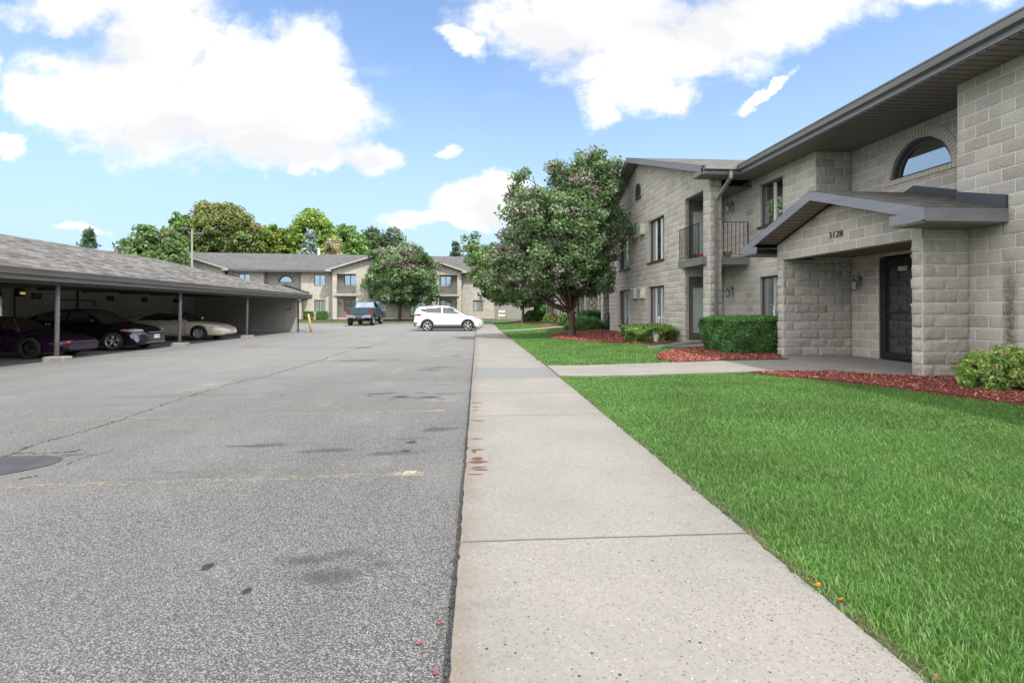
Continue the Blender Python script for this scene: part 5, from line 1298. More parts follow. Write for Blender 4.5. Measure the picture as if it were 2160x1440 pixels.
def conifer(label, px, D, ytop, yb, rpx, kind, n=1, group=None, base=0.):
    X, Y, zt = at(px, D, ytop); s = D/1080; R0 = rpx*s; o = empty('spruce_tree', (X, Y, base), 0, label, 'tree', group); H = zt-base; P = []; mb = MB()
    mb.tube([(0, 0, 0), (0, 0, H*.5), (0, 0, H*.97)], [R0*.09, R0*.06, .02], 8); nb = 150
    for i in range(nb):
        t = (i+random.random())/nb; z = H*(.10+.88*t); r = R0*(1.03-t)**.85*random.uniform(.72, 1.12); a = random.random()*2*math.pi
        e = Vector((math.cos(a)*r, math.sin(a)*r, z-r*.10+.12)); mb.tube([(0, 0, z), tuple(e)], [.03, .008], 4, cap=False)
        m_ = int(20+55*(1-t)); q = rng.random(m_)**.7; c = np.outer(q, [e.x, e.y, 0]); c[:, 2] = z+(e.z-z)*q; P.append(c+rng.normal(0, 1, (m_, 3))*[.16, .16, .10]*R0*.42)
    P = np.concatenate(P); n = len(P); link('crown', leaf_mesh(P, np.full(n, .17)*rng.uniform(.6, 1.4, n)*max(1, R0/1.6), np.clip(rng.normal(.5, .2, n), 0, 1), .4, aspect=2.2, name='crown', mat=LM[kind]), o); mb.build('trunk', MT['bark'], o)
conifer('small lone spruce top above the left end of the carport roof', 187, 75, 484, 560, 46, 'spruce')
conifer('pale blue spruce behind the ridge of the far building', 656, 70, 486, 560, 46, 'blue')
conifer('spruce seen past the far building, left of the younger pear tree', 962, 74, 510, 600, 38, 'spruce')

# ------------------------------------------------------------------ shrubs
def shrub(label, X, Y, z0, rx, ry, h, kind, n, size, shape='dome', group=None, rz=0., name='shrub', rag=.06, tone=(.45, .2), cat='shrub', waist=0., ry_top=None):
    """leafy skin over a solid body; shape: dome, box, flat, fan"""
    o = empty(name, (X, Y, z0), rz, label, cat, group)
    def surf(u, v):                        # u around 0..2pi, v 0 (bottom) .. 1 (top centre)
        if shape == 'box':
            k = np.clip(v/.62, 0, 1); rad = np.where(v < .62, .86+.14*np.sin(k*math.pi*.62+.25), np.cos((v-.62)/.38*math.pi/2)**.42)
            e = (np.abs(np.cos(u))**5+np.abs(np.sin(u))**5)**(-1/5); z = np.where(v < .62, .04+k*.84, .88+.12*np.sin((v-.62)/.38*math.pi/2)); e = 1+(e-1)*np.minimum(1, rad)
        elif shape == 'flat':
            rad = np.where(v < .5, .55+.45*(v/.5)**.8, np.cos((v-.5)/.5*math.pi/2)**.5); e = 1.; z = np.where(v < .5, .02+.68*v/.5, .70+.30*np.sin((v-.5)/.5*math.pi/2))
        else:
            a = -.45+v*(math.pi/2+.45); rad = np.cos(a)**.8; e = 1.; z = (np.sin(a)+.43)/1.43
        return rad*e, z
    m_ = 28; k_ = 14; V = []; F = []
    for j in range(k_+1):
        for i in range(m_):
            u = 2*math.pi*i/m_; r, z = surf(np.float64(u), np.float64(j/k_)); b = 1-rag*1.1-.03*math.sin(u*5+j); V.append((rx*r*b*math.cos(u), ry*r*b*math.sin(u), h*z*(1-rag*.8)))
    for j in range(k_):
        for i in range(m_): F.append((j*m_+i, j*m_+(i+1) % m_, (j+1)*m_+(i+1) % m_, (j+1)*m_+i))
    me = fast_mesh('dark_core', V, F, np.full(len(F), .02), [LM[kind]], True); link('dark_core', me, o)  # solid core added to block light, in the darkest leaf tone
    u = rng.uniform(0, 2*math.pi, n); v = 1-(1-rng.random(n))**.62 if shape == 'dome' else rng.random(n); r, z = surf(u, v)
    lump = 1+rag*(.6*np.sin(u*4+v*9)+.5*np.sin(u*9-v*13)); dd = 1-np.abs(rng.normal(0, rag*.9, n))+rng.random(n)*rag*.4
    C = np.stack([rx*r*lump*dd*np.cos(u), ry*r*lump*dd*np.sin(u), h*z*(1-(1-dd)*.8)*(1+.3*rag*np.sin(u*6))], -1)
    if shape == 'fan': C += rng.normal(0, .05, C.shape)
    out = np.stack([np.cos(u)*r, np.sin(u)*r, z*.8], -1); t = rng.normal(tone[0], tone[1], n)+.08*np.sin(u*7+v*11)
    link('foliage', leaf_mesh(C, size*rng.uniform(.6, 1.4, n), np.clip(t, 0, 1), .35, out*.6, aspect=1.9, mat=LM[kind]), o)
    return o
# hedge by the porch
hd = shrub('large clipped dark green yew hedge between the near balcony and the porch', 7.02, 12.95, .07, .95, .92, .93, 'yew', 60000, .028, 'box', name='hedge', rag=.055, rz=.12, cat='hedge')
shrub('low flat yew shrub with bare legs beside the small flag', 5.75, 16.9, .05, .92, .62, .60, 'yewl', 21000, .035, 'flat', rag=.16)
# variegated spirea at the right edge
def spirea():
    X, Y, z0 = 7.42, 6.62, .04; o = empty('shrub', (X, Y, z0), 0, 'loose yellow-green shrub with pale and pinkish tips at the right edge', 'shrub')
    bl = [(0, 0, .22, .56, .56, .29), (-.28, .12, .2, .40, .40, .27), (.3, -.3, .24, .45, .45, .32), (-.05, .1, .40, .40, .38, .24)]
    tf = lambda c, n: np.clip(.46+.5*(c[:, 2]-.25)+rng.normal(0, .10, n)+(rng.random(n) < .22)*.26, 0, 1)
    P, s, t, out, cc, rad = crown(bl, 520, 60, .07, .030, tf, .3); P[:, 2] = np.maximum(P[:, 2], .02)
    link('foliage', leaf_mesh(P, s, t, .6, out*.7, aspect=1.9, mat=LM['spirea']), o)
    mb = MB()
    for i in range(0, 420, 7): mb.tube([(cc[i][0]*.15, cc[i][1]*.15, 0), tuple(cc[i]*[.7, .7, .6]), tuple(cc[i])], [.007, .005, .003], 5, cap=False)
    mb.build('stem', MT['bark'], o)
spirea()
X, Y = 6.75, 29.6
shrub('clipped dark shrub, straight sided, beside the second entrance', 6.35, 28.6, .08, .55, .5, 1.0, 'yew', 9000, .06, 'box', rag=.08)
shrub('feathery low juniper spreading at the far corner of the near wing', 5.7, 26.9, .06, .95, .7, .62, 'yew', 9000, .07, 'fan', rag=.18, tone=(.55, .2))
shrub('low shrub with yellowish flowers beyond the pear trunk', 6.1, 34.4, .08, .62, .5, .72, 'spirea', 5000, .08, 'dome', rag=.14, tone=(.35, .2))
shrub('dark low shrub in the farthest mulch bed', 5.3, 47.5, .08, .95, .8, .95, 'yew', 4500, .12, 'dome', rag=.1)
shrub('pale grassy tuft at the foot of the farthest wing', 6.0, 41.2, .08, .6, .4, .7, 'yewl', 2500, .10, 'fan', rag=.25, tone=(.7, .2))
for (px, lab) in ((653, 'clipped round shrub under the far window, left of its twin'), (681, 'clipped round shrub under the far window, right of its twin')):
    X, Y = at(px, 53.2); shrub(lab, X, Y, .02, .55, .55, .92, 'yew', 5000, .08, 'box', 'round shrubs under the far window', rag=.05, tone=(.55, .2))
X, Y = at(1122, 58); shrub('dark hedge closing the gap right of the garage', X+2.2, Y, .0, 2.0, 1.2, 2.2, 'yew', 6000, .16, 'dome', name='hedge', cat='hedge', rag=.12)
# ------------------------------------------------------------------ vehicles
def paint_mat(name, c, metal=.3, rough=.28, dirt=0.):
    m, g, p = new_mat(name); o = g.obj()
    cc = g.mix(g.mr(g.noise(o, 1.4, 5), .4, .7, 0, .25+dirt), c, tuple(x*.7 for x in c)); g.put(p.inputs['Base Color'], cc)
    p.inputs['Metallic'].default_value = metal; p.inputs['Roughness'].default_value = rough; p.inputs['Coat Weight'].default_value = .8; p.inputs['Coat Roughness'].default_value = .05
    return m
MT['tyre'] = M('tyre_rubber', (.022, .022, .024), .8, .3, c2=(.035, .034, .033), ns=14)
MT['rim'] = M('alloy_rim', (.55, .55, .57), .3, .5, metal=.7, ns=5); MT['rim_dark'] = M('dark_rim', (.035, .035, .04), .4, .5, metal=.5)
MT['chrome'] = M('chrome', (.6, .6, .62), .15, .5, metal=1.); MT['plastic'] = M('grey_plastic', (.045, .046, .050), .6, .4, ns=6)
MT['lens'] = M('headlight_lens', (.45, .48, .50), .12, .8, metal=.4, c2=(.2, .21, .22), ns=18, coat=1.); MT['red_lens'] = M('red_lens', (.30, .015, .015), .15, .7, c2=(.16, .01, .01), ns=20, coat=1.); MT['amber'] = M('amber_lens', (.75, .13, .015), .2, .7, coat=1.)
MT['plate'] = M('plate', (.55, .56, .56), .4, .4, c2=(.38, .40, .42), ns=30)
def wheel(root, x, y, r, w, spokes=5, rim='rim', side=1, rr=.70, cover=False):
    t = MB(); h = w/2; pr = [(r*rr, -h*.8), (r*.86, -h), (r*.97, -h*.85), (r, -h*.45), (r, h*.45), (r*.97, h*.85), (r*.86, h), (r*rr, h*.8)]
    t.lathe([(a, b) for a, b in pr], (x, y, r), 28, 'y')
    o = t.build('wheel', MT['tyre'], root, True)
    q = MB(); R_ = r*rr; ys = y+side*h*.62
    q.lathe([(R_, y-side*h*.7-y), (R_*1.0, side*h*.8), (R_*.93, side*h*.82), (R_*.90, side*h*.5)], (x, y, r), 28, 'y')
    def ring(yy, prof): q.lathe([(a, yy-y+b*side) for a, b in prof], (x, y, r), 20, 'y')
    ring(ys, [(0, .0), (R_*.18, .0), (R_*.22, -.03)])
    if cover: ring(ys, [(R_*.2, .0), (R_*.55, .012), (R_*.92, .0)])
    for k in range(spokes):
        a = 2*math.pi*k/spokes+.3
        for da in ((-.17, .17) if spokes < 8 else (0,)):
            p0 = (x+R_*.12*math.cos(a), ys-side*.012, r+R_*.12*math.sin(a)); p1 = (x+R_*.93*math.cos(a+da), ys-side*.02, r+R_*.93*math.sin(a+da)); q.bar(p0, p1, R_*.15, .03)
    q.build('rim', MT[rim], o, True)
    d = MB(); d.lathe([(0, 0), (R_*.9, 0)], (x, y-side*h*.1, r), 20, 'y'); d.build('brake_disc', MT['plastic'], o)
    return o
def sm_interp(x, pts):
    xs_, ys_ = zip(*pts); x = np.asarray(x, float); v = np.interp(x, xs_, ys_); e = .05
    return (np.interp(x-e, xs_, ys_)+v*2+np.interp(x+e, xs_, ys_))/4
def car(label, loc, rz, spec, paint, cat='car', name='parked_car', rimk='rim', loc_z=None):
    S = spec; root = empty(name, loc, rz, label, cat); L = S['L']; hw0 = S['W']/2
    top = lambda x: sm_interp(x, S['top']); bot = lambda x: sm_interp(x, S['bot']); plan = lambda x: sm_interp(x, S['plan'])*hw0
    x0, x1 = S['top'][0][0], S['top'][-1][0]; n = 56; xs = x0+(x1-x0)*(.5-.5*np.cos(np.linspace(0, math.pi, n)))
    sec = [(0, 0), (.72, 0), (.90, .02), (.965, .13), (.99, .30), (1., .52), (.992, .70), (.965, .84), (.90, .945), (.80, .985), (.5, 1.0), (0, 1.012)]
    V = []; m_ = len(sec)
    for x in xs:
        zt, zb, hw = float(top(x)), float(bot(x)), float(plan(x))
        for s in (1, -1):
            for (a, b) in (sec if s == 1 else sec[-2:0:-1]): V.append((x, s*a*hw, zb+(zt-zb)*b))
    k = 2*m_-2; F = [[i*k+j, i*k+(j+1) % k, (i+1)*k+(j+1) % k, (i+1)*k+j] for i in range(n-1) for j in range(k)]
    F.append(list(range(k))[::-1]); F.append([(n-1)*k+j for j in range(k)])
    me = bpy.data.meshes.new('body'); me.from_pydata(V, [], F); me.materials.append(paint); me.materials.append(MT['black']); body = link('body', me)
    bm = bmesh.new(); bm.from_mesh(me); bmesh.ops.recalc_face_normals(bm, faces=bm.faces[:]); bm.to_mesh(me); bm.free()
    # wheel arches cut out of the body
    cm = MB(); r = S['r']
    for wx in S['wheels']:
        for s in (-1, 1):
            i0 = len(cm.v); nn = 26; ra = r*S.get('arch', 1.13)
            for yy in (s*(hw0-.30), s*(hw0+.2)):
                for j in range(nn): cm.v.append((wx+ra*math.cos(2*math.pi*j/nn), yy, r+.01+ra*math.sin(2*math.pi*j/nn)))
            for j in range(nn): j2 = (j+1) % nn; cm.f.append((i0+j, i0+j2, i0+nn+j2, i0+nn+j)); cm.m.append(0); cm.t.append(0)
            cm.f.append(tuple(i0+j for j in range(nn))); cm.f.append(tuple(i0+nn+j for j in range(nn))[::-1]); cm.m += [0, 0]; cm.t += [0, 0]
    cut = cm.build('cut', MT['black']); bm = bmesh.new(); bm.from_mesh(cut.data); bmesh.ops.recalc_face_normals(bm, faces=bm.faces[:]); bm.to_mesh(cut.data); bm.free()
    bo = body.modifiers.new('b', 'BOOLEAN'); bo.operation = 'DIFFERENCE'; bo.object = cut; bo.solver = 'EXACT'; bo.material_mode = 'TRANSFER'
    dg = bpy.context.evaluated_depsgraph_get(); me2 = bpy.data.meshes.new_from_object(body.evaluated_get(dg)); bpy.data.objects.remove(cut)
    body.modifiers.clear(); body.data = me2; me2.name = 'body'; body.parent = root
    me2.polygons.foreach_set('use_smooth', [len(p.vertices) < 5 or p.area < .05 for p in me2.polygons])
    # cabin
    gx0, gx1 = S['roof'][0][0], S['roof'][-1][0]; nx = 90; gxs = np.linspace(gx0, gx1, nx); roof = lambda x: sm_interp(x, S['roof'])
    bw, rw = S['cab']; parts = {'cabin': [], 'windshield': [], 'rear_window': [], 'side_window': []}; nt = 12
    def pt(x, s, q):
        zt, zr = float(top(x))-.03, float(roof(x)); hb = float(plan(x))*bw; fr = np.clip((zr-zt)/(S['H']-zt), 0, 1); hr = hb+(rw*hw0-hb)*fr**.9
        if q <= .72: t = q/.72; return (x, s*(hb+(hr-hb)*(t**1.25)), zt+(zr-.035-zt)*t)
        t = (q-.72)/.28; return (x, s*hr*(1-t)**.55 if t < 1 else 0, zr-.035*(1-t)**2+.012*t)
    qs = [0, .06, .12, .2, .28, .36, .44, .52, .60, .66, .72, .76, .82, .88, .94, 1.]
    for i in range(nx-1):
        for s in (-1, 1):
            for a, b in zip(qs[:-1], qs[1:]):
                P = [pt(gxs[i], s, a), pt(gxs[i+1], s, a), pt(gxs[i+1], s, b), pt(gxs[i], s, b)]; c = np.mean(P, axis=0); kind = 'cabin'
                if (a+b)/2 < .70:
                    for pi_, poly in enumerate(S['side']):
                        if bool(inpoly(poly, np.array(c[0]), np.array(c[2]))): kind = 'side_window|%d|%d' % (pi_, s)
                    if kind == 'cabin' and (a+b)/2 > .0:
                        pass
                sl = float(roof(gxs[i+1])-roof(gxs[i]))/(gxs[i+1]-gxs[i])
                hw_here = abs(pt(c[0], 1, .66)[1])
                if (a+b)/2 >= .60 and c[2] < S['H']-.055:
                    if sl < -.22: kind = 'windshield'
                    if sl > .22: kind = 'rear_window'
                parts.setdefault(kind, []).append(P if s > 0 else P[::-1])
    for kind, fs in parts.items():
        kind = kind.split('|')[0]
        if not fs: continue
        q = MB()
        for P in fs: q.face(P)
        me3 = bpy.data.meshes.new(kind); vv = {}; vl = []; ff = []
        for P in fs:
            idx = []
            for p_ in P:
                kk = tuple(round(c, 4) for c in p_)
                if kk not in vv: vv[kk] = len(vl); vl.append(kk)
                if vv[kk] not in idx: idx.append(vv[kk])
            if len(idx) > 2: ff.append(idx)
        me3.from_pydata(vl, [], ff); me3.materials.append(paint if kind == 'cabin' else MT['glass_car']); me3.polygons.foreach_set('use_smooth', [True]*len(ff)); link(kind, me3, root)
    for wx in S['wheels']:
        for s in (-1, 1): wheel(root, wx, s*(hw0-S.get('tw', .215)/2-.01), r, S.get('tw', .215), S.get('spokes', 5), rimk, s, S.get('rr', .70), S.get('cover', False))
    # under floor, lamps, mirrors, handles, plates
    q = MB(); q.box(x0+.35, x1-.35, -hw0*.75, hw0*.75, float(bot(0))-.02, float(bot(0))+.1); q.build('underbody', MT['black'], root)
    for s in (-1, 1):
        mx = S['mirror']; q = MB(); yy = float(plan(mx))*bw; z = float(top(mx))+.10
        q.lathe([(0, -.05), (.06, -.045), (.085, 0), (.07, .05), (0, .07)], (mx, s*(yy+.13), z), 10, 'x'); q.bar((mx, s*(yy-.03), z-.06), (mx, s*(yy+.08), z-.02), .04); q.build('mirror', paint if not S.get('blackmirror') else MT['black'], root, True)
        for hx in S['handles']: q = MB(); yy = float(plan(hx)); q.box(hx-.09, hx+.09, s*(yy*.985), s*(yy*.985+.025), S['hz'], S['hz']+.03); q.build('door_handle', S.get('hmat', paint), root)
        for (nm, lx, ly, lz, sx_, sy_, sz_, mt, yaw) in S['lamps']:
            me4 = bpy.data.meshes.new(nm); bm = bmesh.new(); bmesh.ops.create_uvsphere(bm, u_segments=14, v_segments=9, radius=1); bm.to_mesh(me4); bm.free(); me4.materials.append(MT[mt]); me4.polygons.foreach_set('use_smooth', [True]*len(me4.polygons))
            o = link(nm, me4, root, (lx, s*ly, lz), (0, S.get('lpitch', .0), s*yaw)); o.scale = (sx_, sy_, sz_)
        for gxx in S['gaps']:
            q = MB()
            zt, zb = float(top(gxx))-.05, float(bot(gxx))+.08; pr = []
            for (a, b) in sec[3:9]: pr.append((gxx, s*(a*float(plan(gxx))+.0015), float(bot(gxx))+(float(top(gxx))-float(bot(gxx)))*b))
            for a, b in zip(pr[:-1], pr[1:]): q.bar(a, b, .009)
            q.build('door_gap', MT['black'], root)
    for (nm, a, mt) in S['boxes']:
        q = MB(); q.box(*a); q.build(nm, MT[mt] if isinstance(mt, str) else mt, root, bevel=.008)
    return root
def onlot(X, Y): return (X, Y, float(zp(X, Y)))

# black sedan under the carport
sed = dict(L=4.82, W=1.83, H=1.47, r=.33, wheels=(1.43, -1.35), top=[(-2.41, .62), (-2.36, .92), (-2.2, 1.03), (-1.6, 1.06), (-.5, 1.0), (.7, .97), (1.05, .965), (1.6, .90), (2.05, .80), (2.30, .68), (2.41, .52)],
           bot=[(-2.41, .38), (-2.2, .24), (-1, .19), (1.5, .18), (2.25, .19), (2.41, .30)], plan=[(-2.41, .70), (-2.3, .86), (-1.9, .95), (-1, .995), (.6, 1.), (1.5, .97), (2.0, .90), (2.28, .76), (2.41, .50)],
           roof=[(-1.85, 1.03), (-1.2, 1.33), (-.7, 1.44), (-.2, 1.47), (.15, 1.46), (.5, 1.38), (1.15, .96)], cab=(.90, .62),
           side=[[(-1.20, 1.08), (-1.15, 1.24), (-.75, 1.37), (-.2, 1.40), (-.2, 1.05)], [(-.12, 1.05), (-.12, 1.40), (.25, 1.38), (.92, 1.02)]], mirror=.78, handles=(-.75, .20), hz=.80, gaps=(.98, -.16, -1.1), tw=.22, rr=.72,
           lamps=[('headlight', 2.06, .70, .70, .28, .09, .075, 'lens', -.55), ('turn_signal', 1.80, .845, .715, .12, .05, .045, 'amber', -.2), ('fog_light', 2.20, .66, .36, .05, .06, .05, 'chrome', -.5), ('tail_light', -2.28, .74, .82, .12, .12, .09, 'red_lens', .5)],
           boxes=[('grille', (2.335, 2.405, -.42, .42, .53, .60), 'black'), ('grille_bar', (2.33, 2.40, -.45, .45, .615, .64), 'chrome'), ('bumper_trim', (2.28, 2.40, -.55, .55, .255, .28), 'chrome'), ('license_plate', (2.40, 2.42, -.16, .16, .40, .55), 'plate'), ('lower_grille', (2.30, 2.395, -.5, .5, .29, .36), 'black')])
blk = paint_mat('black_paint', (.006, .007, .012), .2, .22)
c1 = car('black sedan with bright alloy wheels and a scraped front bumper under the carport', onlot(-14.2, 19.72), 0, sed, blk)
# scraped primer patch at the front corner
q = MB(); pr = [(2.02, -.865, .56), (2.16, -.80, .60), (2.24, -.74, .50), (2.26, -.70, .38), (2.20, -.76, .27), (2.13, -.82, .40), (2.04, -.87, .47)]; q.face([(a, b-.012, c) for a, b, c in pr]); q.build('scrape', M('primer', (.42, .46, .52), .5, .4, c2=(.12, .16, .25), ns=14), c1)
# champagne coupe
cp_ = dict(L=5.2, W=1.90, H=1.36, r=.33, wheels=(1.46, -1.41), top=[(-2.6, .60), (-2.5, .88), (-2.2, .95), (-1.6, .97), (0, .93), (.9, .90), (1.5, .83), (2.1, .72), (2.45, .60), (2.6, .47)],
           bot=[(-2.6, .36), (-2.3, .22), (-1, .19), (1.5, .19), (2.4, .22), (2.6, .32)], plan=[(-2.6, .60), (-2.45, .80), (-2.0, .92), (-1, .99), (.6, 1.), (1.5, .97), (2.1, .88), (2.45, .72), (2.6, .46)],
           roof=[(-2.1, .95), (-1.3, 1.21), (-.75, 1.33), (-.3, 1.36), (.05, 1.34), (.35, 1.27), (1.0, .90)], cab=(.89, .58),
           side=[[(-1.35, .96), (-1.05, 1.14), (-.6, 1.26), (-.1, 1.29), (.2, 1.25), (.80, .93)]], mirror=.66, handles=(-.42,), hz=.74, gaps=(.86, -.66), tw=.21, spokes=14, rr=.66, cover=True,
           lamps=[('headlight', 2.30, .60, .58, .22, .05, .038, 'lens', -.50), ('turn_signal', 2.06, .795, .60, .09, .04, .032, 'amber', -.3), ('tail_light', -2.45, .6, .74, .10, .25, .06, 'red_lens', .4)],
           boxes=[('grille', (2.47, 2.56, -.22, .22, .48, .585), 'chrome'), ('license_plate', (2.60, 2.62, -.16, .16, .36, .48), 'plate')])
champ = paint_mat('champagne_paint', (.74, .66, .54), .05, .3)
car('champagne coloured low coupe under the carport, beside the third post', onlot(-14.55, 25.9), 0, cp_, champ)
# dark purple sports car, mostly out of frame
spt = dict(L=4.5, W=1.76, H=1.24, r=.32, wheels=(1.30, -1.20), top=[(-2.25, .70), (-2.1, .90), (-1.5, .92), (.4, .88), (.9, .83), (1.5, .73), (2.0, .63), (2.2, .55), (2.25, .48)],
           bot=[(-2.25, .36), (-2, .22), (1.5, .18), (2.1, .18), (2.25, .24)], plan=[(-2.25, .75), (-2.0, .92), (0, 1.), (1.4, .97), (1.9, .90), (2.15, .80), (2.25, .66)],
           roof=[(-1.9, .9), (-.9, 1.18), (-.4, 1.24), (0, 1.22), (.25, 1.15), (.95, .82)], cab=(.88, .60), side=[[(-1.2, .93), (-.8, 1.08), (-.1, 1.14), (.1, 1.12), (.7, .88)]], mirror=.5, handles=(-.5,), hz=.7, gaps=(.75, -.6), rr=.66,
           lamps=[('turn_signal', 1.86, .745, .44, .13, .05, .028, 'amber', -.25), ('fog_light', 2.13, .55, .32, .05, .10, .035, 'lens', -.3), ('tail_light', -2.15, .6, .7, .1, .25, .07, 'red_lens', .2)],
           boxes=[('bumper', (2.13, 2.27, -.62, .62, .40, .44), 'black'), ('parking_lamp', (2.11, 2.25, -.68, -.44, .45, .51), 'amber'), ('lower_grille', (2.1, 2.235, -.45, .45, .26, .33), 'black')])
purp = paint_mat('purple_paint', (.035, .008, .045), .5, .2)
c3 = car('dark purple low sports car at the left edge, antenna raised beside a post', onlot(-14.42, 16.75), 0, spt, purp, rimk='rim_dark')
q = MB(); q.tube([(.95, -.72, .80), (.70, -.73, 1.55)], .006, 6); q.tube([(.95, -.72, .78), (.88, -.66, .80)], .01, 6); q.build('antenna', MT['chrome'], c3)
# white crossover, side on
suv = dict(L=4.52, W=1.84, H=1.68, r=.36, arch=1.10, wheels=(1.33, -1.36), top=[(-2.26, .70), (-2.22, 1.00), (-2.1, 1.16), (-1.5, 1.17), (0, 1.10), (.9, 1.06), (1.3, 1.02), (1.8, .93), (2.1, .80), (2.26, .58)],
           bot=[(-2.26, .45), (-2.1, .30), (-1, .24), (1.5, .24), (2.15, .26), (2.26, .36)], plan=[(-2.26, .80), (-2.15, .91), (-1.5, .99), (.6, 1.), (1.4, .97), (1.9, .88), (2.15, .74), (2.26, .54)],
           roof=[(-2.22, 1.16), (-2.12, 1.52), (-1.95, 1.62), (-1.2, 1.67), (-.4, 1.68), (.0, 1.66), (.35, 1.57), (1.25, 1.05)], cab=(.93, .68),
           side=[[(-1.88, 1.38), (-1.80, 1.46), (-1.1, 1.56), (-.42, 1.585), (-.42, 1.17), (-1.3, 1.20)], [(-.34, 1.165), (-.34, 1.585), (.05, 1.56), (.30, 1.46), (.95, 1.12)]], mirror=.82, handles=(-.95, .10), hz=.93, gaps=(1.0, -.38, -1.22), tw=.235, rr=.76, spokes=5,
           lamps=[('headlight', 1.86, .68, .86, .27, .08, .07, 'lens', -.55), ('tail_light', -1.98, .80, 1.10, .27, .10, .075, 'red_lens', .28), ('fog_light', 2.12, .62, .46, .06, .1, .07, 'plastic', -.4)],
           boxes=[('grille', (2.12, 2.235, -.5, .5, .52, .60), 'plastic'), ('bumper', (-2.27, -2.10, -.78, .78, .34, .58), 'plastic'), ('side_sill', (-1.0, .95, -.93, -.80, .24, .42), 'plastic'), ('side_sill', (-1.0, .95, .80, .93, .24, .42), 'plastic'), ('rear_reflector', (-2.20, -2.0, -.86, -.80, .50, .58), 'red_lens')])
wht = paint_mat('white_car_paint', (.80, .80, .79), 0., .3)
c4 = car('white crossover parked side on at the end of the lot, nose over the sidewalk', onlot(-1.98, 35.4), 0, suv, wht)
for wx in suv['wheels']:
    for s in (-1, 1):
        q = MB()
        for i in range(16):
            t0, t1 = R(-12)+R(204)*i/16, R(-12)+R(204)*(i+1)/16; y = s*.905; pp = []
            for yy in (y-.03*s, y+.03*s): pp += [(wx+r_*math.cos(t), yy, .37+r_*math.sin(t)) for (r_, t) in ((.385, t0), (.455, t0), (.455, t1), (.385, t1))]
            q.hexa(pp)
        q.build('arch_trim', MT['plastic'], c4)
# silver-gold hatchback behind it: only the nose shows
hb = dict(sed); c5 = car('pale gold car hidden behind the white crossover, only its nose showing', onlot(-1.95, 38.9), 0, hb, paint_mat('pale_gold_paint', (.52, .49, .41), .3, .3))

# ------------------------------------------------------------------ pickup truck, seen from behind
tb = paint_mat('steel_blue_paint', (.075, .12, .15), .5, .28); X, Y = at(757, 42.8)
tk = empty('pickup_truck', onlot(X, Y+2.9), R(90), 'lifted steel blue pickup truck seen from behind in the middle of the lot', 'truck')
# local: x forward, y left
q = MB(); hw = 1.0
def shell(mb, x0, x1, z0, z1, ya, yb): mb.box(x0, x1, ya, yb, z0, z1)
for s in (-1, 1):
    y0, y1 = sorted((s*.93, s*1.0)); q.box(-2.85, -.62, y0, y1, .95, 1.46); y0, y1 = sorted((s*.62, s*.93)); q.box(-2.85, -.62, y0, y1, 1.40, 1.455)
q.box(-.70, -.62, -.93, .93, .95, 1.46); q.box(-2.8, -.7, -.93, .93, .93, 1.0); q.build('bed', tb, tk, bevel=.02)
q = MB(); q.box(-2.93, -2.86, -.80, .80, .90, 1.46); q.box(-2.95, -2.931, -.80, .80, 1.38, 1.45); q.box(-2.945, -2.931, -.72, .72, 1.0, 1.32); tg = q.build('tailgate', tb, tk, bevel=.015)
q = MB(); q.box(-2.965, -2.946, -.10, .10, 1.34, 1.42); q.build('handle', MT['black'], tg)
for s in (-1, 1):
    q = MB(); y0, y1 = sorted((s*.815, s*1.0)); q.box(-2.94, -2.851, y0, y1, 1.02, 1.40); q.build('tail_light', MT['red_lens'], tk, bevel=.01)
    q = MB(); y0, y1 = sorted((s*.815, s*1.0)); q.box(-2.935, -2.851, y0, y1, .92, 1.015); q.box(-2.935, -2.851, y0, y1, 1.405, 1.46); q.build('corner_panel', tb, tk)
bp = M('bumper_steel', (.36, .38, .42), .35, .5, metal=.6, ns=4)
q = MB(); q.box(-3.08, -2.93, -1.0, -.45, .66, .89); q.box(-3.08, -2.93, .45, 1.0, .66, .89); q.box(-3.02, -2.93, -.45, .45, .62, .84); q.build('bumper', bp, tk, bevel=.02)
q = MB(); q.box(-3.035, -3.021, -.28, .28, .66, .82); q.build('license_recess', MT['plastic'], tk)
q = MB(); q.box(-2.6, 2.2, -.45, -.35, .55, .72); q.box(-2.6, 2.2, .35, .45, .55, .72); q.box(-2.9, -2.8, -.5, .5, .52, .62); q.tube([(-1.95, -.78, .43), (-1.95, .78, .43)], .07, 10); q.lathe([(0, -.2), (.12, -.12), (.16, 0), (.12, .12), (0, .2)], (-1.95, .05, .43), 12, 'x'); q.tube([(1.72, -.78, .43), (1.72, .78, .43)], .06, 8); q.tube([(-2.9, .55, .5), (-1.5, .5, .55)], .05, 8); q.build('chassis', MT['plastic'], tk)
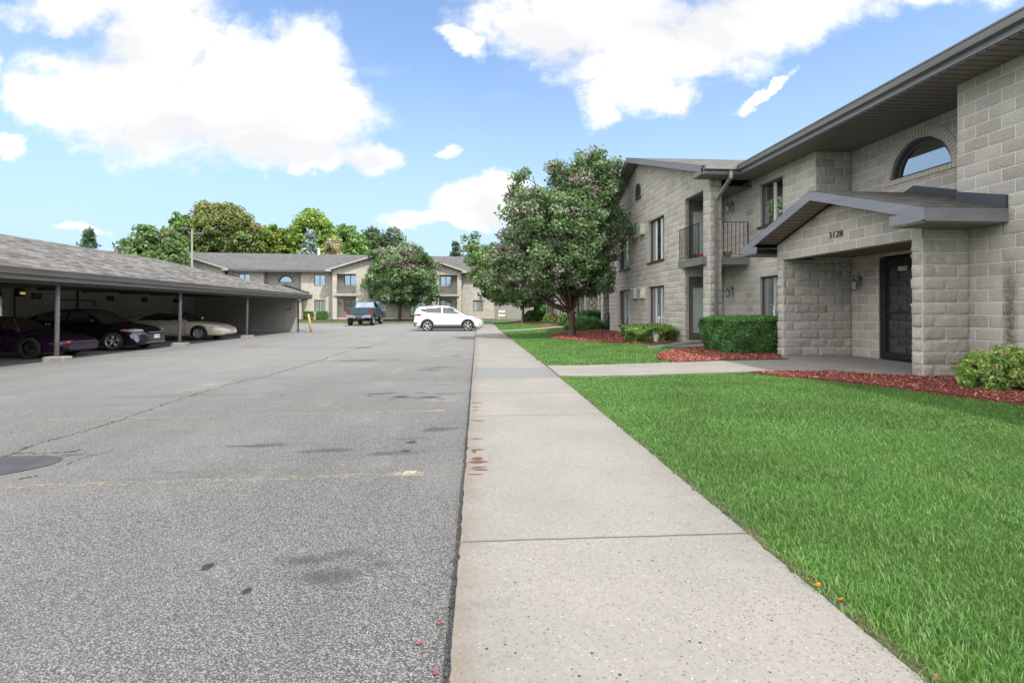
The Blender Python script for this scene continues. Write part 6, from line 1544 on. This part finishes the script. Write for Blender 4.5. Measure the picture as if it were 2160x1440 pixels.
# cab and hood: closed loft
def loft(mb, st, mi=0):
    n = len(st[0]); i0 = len(mb.v)
    for r_ in st: mb.v.extend(r_)
    for i in range(len(st)-1):
        for j in range(n): j2 = (j+1) % n; mb.f.append((i0+i*n+j, i0+i*n+j2, i0+(i+1)*n+j2, i0+(i+1)*n+j)); mb.m.append(mi); mb.t.append(0)
    mb.f.append(tuple(i0+j for j in range(n))[::-1]); mb.f.append(tuple(i0+(len(st)-1)*n+j for j in range(n))); mb.m += [mi, mi]; mb.t += [0, 0]
def rect(x, w, z0, z1, c=.06): return [(x, -w, z0), (x, w, z0), (x, w, z1-c), (x, w-c, z1), (x, -w+c, z1), (x, -w, z1-c)]
q = MB(); loft(q, [rect(-.60, .98, .72, 1.50), rect(1.15, 1.0, .72, 1.50), rect(1.2, .99, .95, 1.48), rect(2.3, .96, .95, 1.36), rect(2.72, .90, .70, 1.22)])
loft(q, [[(x, -w0, 1.45), (x, w0, 1.45), (x, w1, z-.07), (x, w1-.08, z), (x, -w1+.08, z), (x, -w1, z-.07)] for x, w0, w1, z in ((-.60, .90, .90, 1.47), (-.46, .90, .73, 2.03), (-.3, .90, .73, 2.08), (.45, .90, .73, 2.09), (.62, .90, .74, 2.04), (1.25, .92, .90, 1.48))]); q.build('cab', tb, tk, bevel=.015)
q = MB(); q.face([(-.625, -.78, 1.53), (-.625, .78, 1.53), (-.492, .68, 1.96), (-.492, -.68, 1.96)]); q.build('rear_window', glass_mat('truck_glass', (.02, .025, .03), .45), tk)
for s in (-1, 1):
    q = MB(); q.face([(-.30, s*.912, 1.53), (.28, s*.912, 1.53), (.28, s*.772, 1.95), (-.30, s*.772, 1.95)]); q.build('side_window', MT['glass_car'], tk); q = MB(); q.face([(.36, s*.912, 1.53), (.98, s*.922, 1.53), (.58, s*.772, 1.95), (.36, s*.772, 1.95)]); q.build('side_window', MT['glass_car'], tk)
    q = MB(); q.box(.92, 1.02, *sorted((s*1.04, s*1.26)), 1.50, 1.80); q.bar((.97, s*.95, 1.55), (.97, s*1.06, 1.58), .05); q.build('mirror', tb, tk, bevel=.02)
    q = MB(); q.box(-.1, .08, *sorted((s*.985, s*1.02)), 1.28, 1.32); q.build('door_handle', MT['black'], tk)
    for wx in (-1.95, 1.72):
        q = MB()
        for i in range(14):
            t0, t1 = R(-5)+R(190)*i/14, R(-5)+R(190)*(i+1)/14; pp = []
            for yy in (s*.86, s*1.06): pp += [(wx+r_*math.cos(t), yy, .62+r_*math.sin(t)) for (r_, t) in ((.50, t0), (.54, t0), (.54, t1), (.50, t1))]
            q.hexa(pp)
        q.build('fender_flare', MT['plastic'], tk); wheel(tk, wx, s*.92, .43, .32, 6, 'rim', s, .55)
q = MB(); q.box(-2.6, -2.0, .9, 1.0, .6, .95); q.box(2.70, 2.8, -.95, .95, .62, .86); q.build('front_bumper', bp, tk)
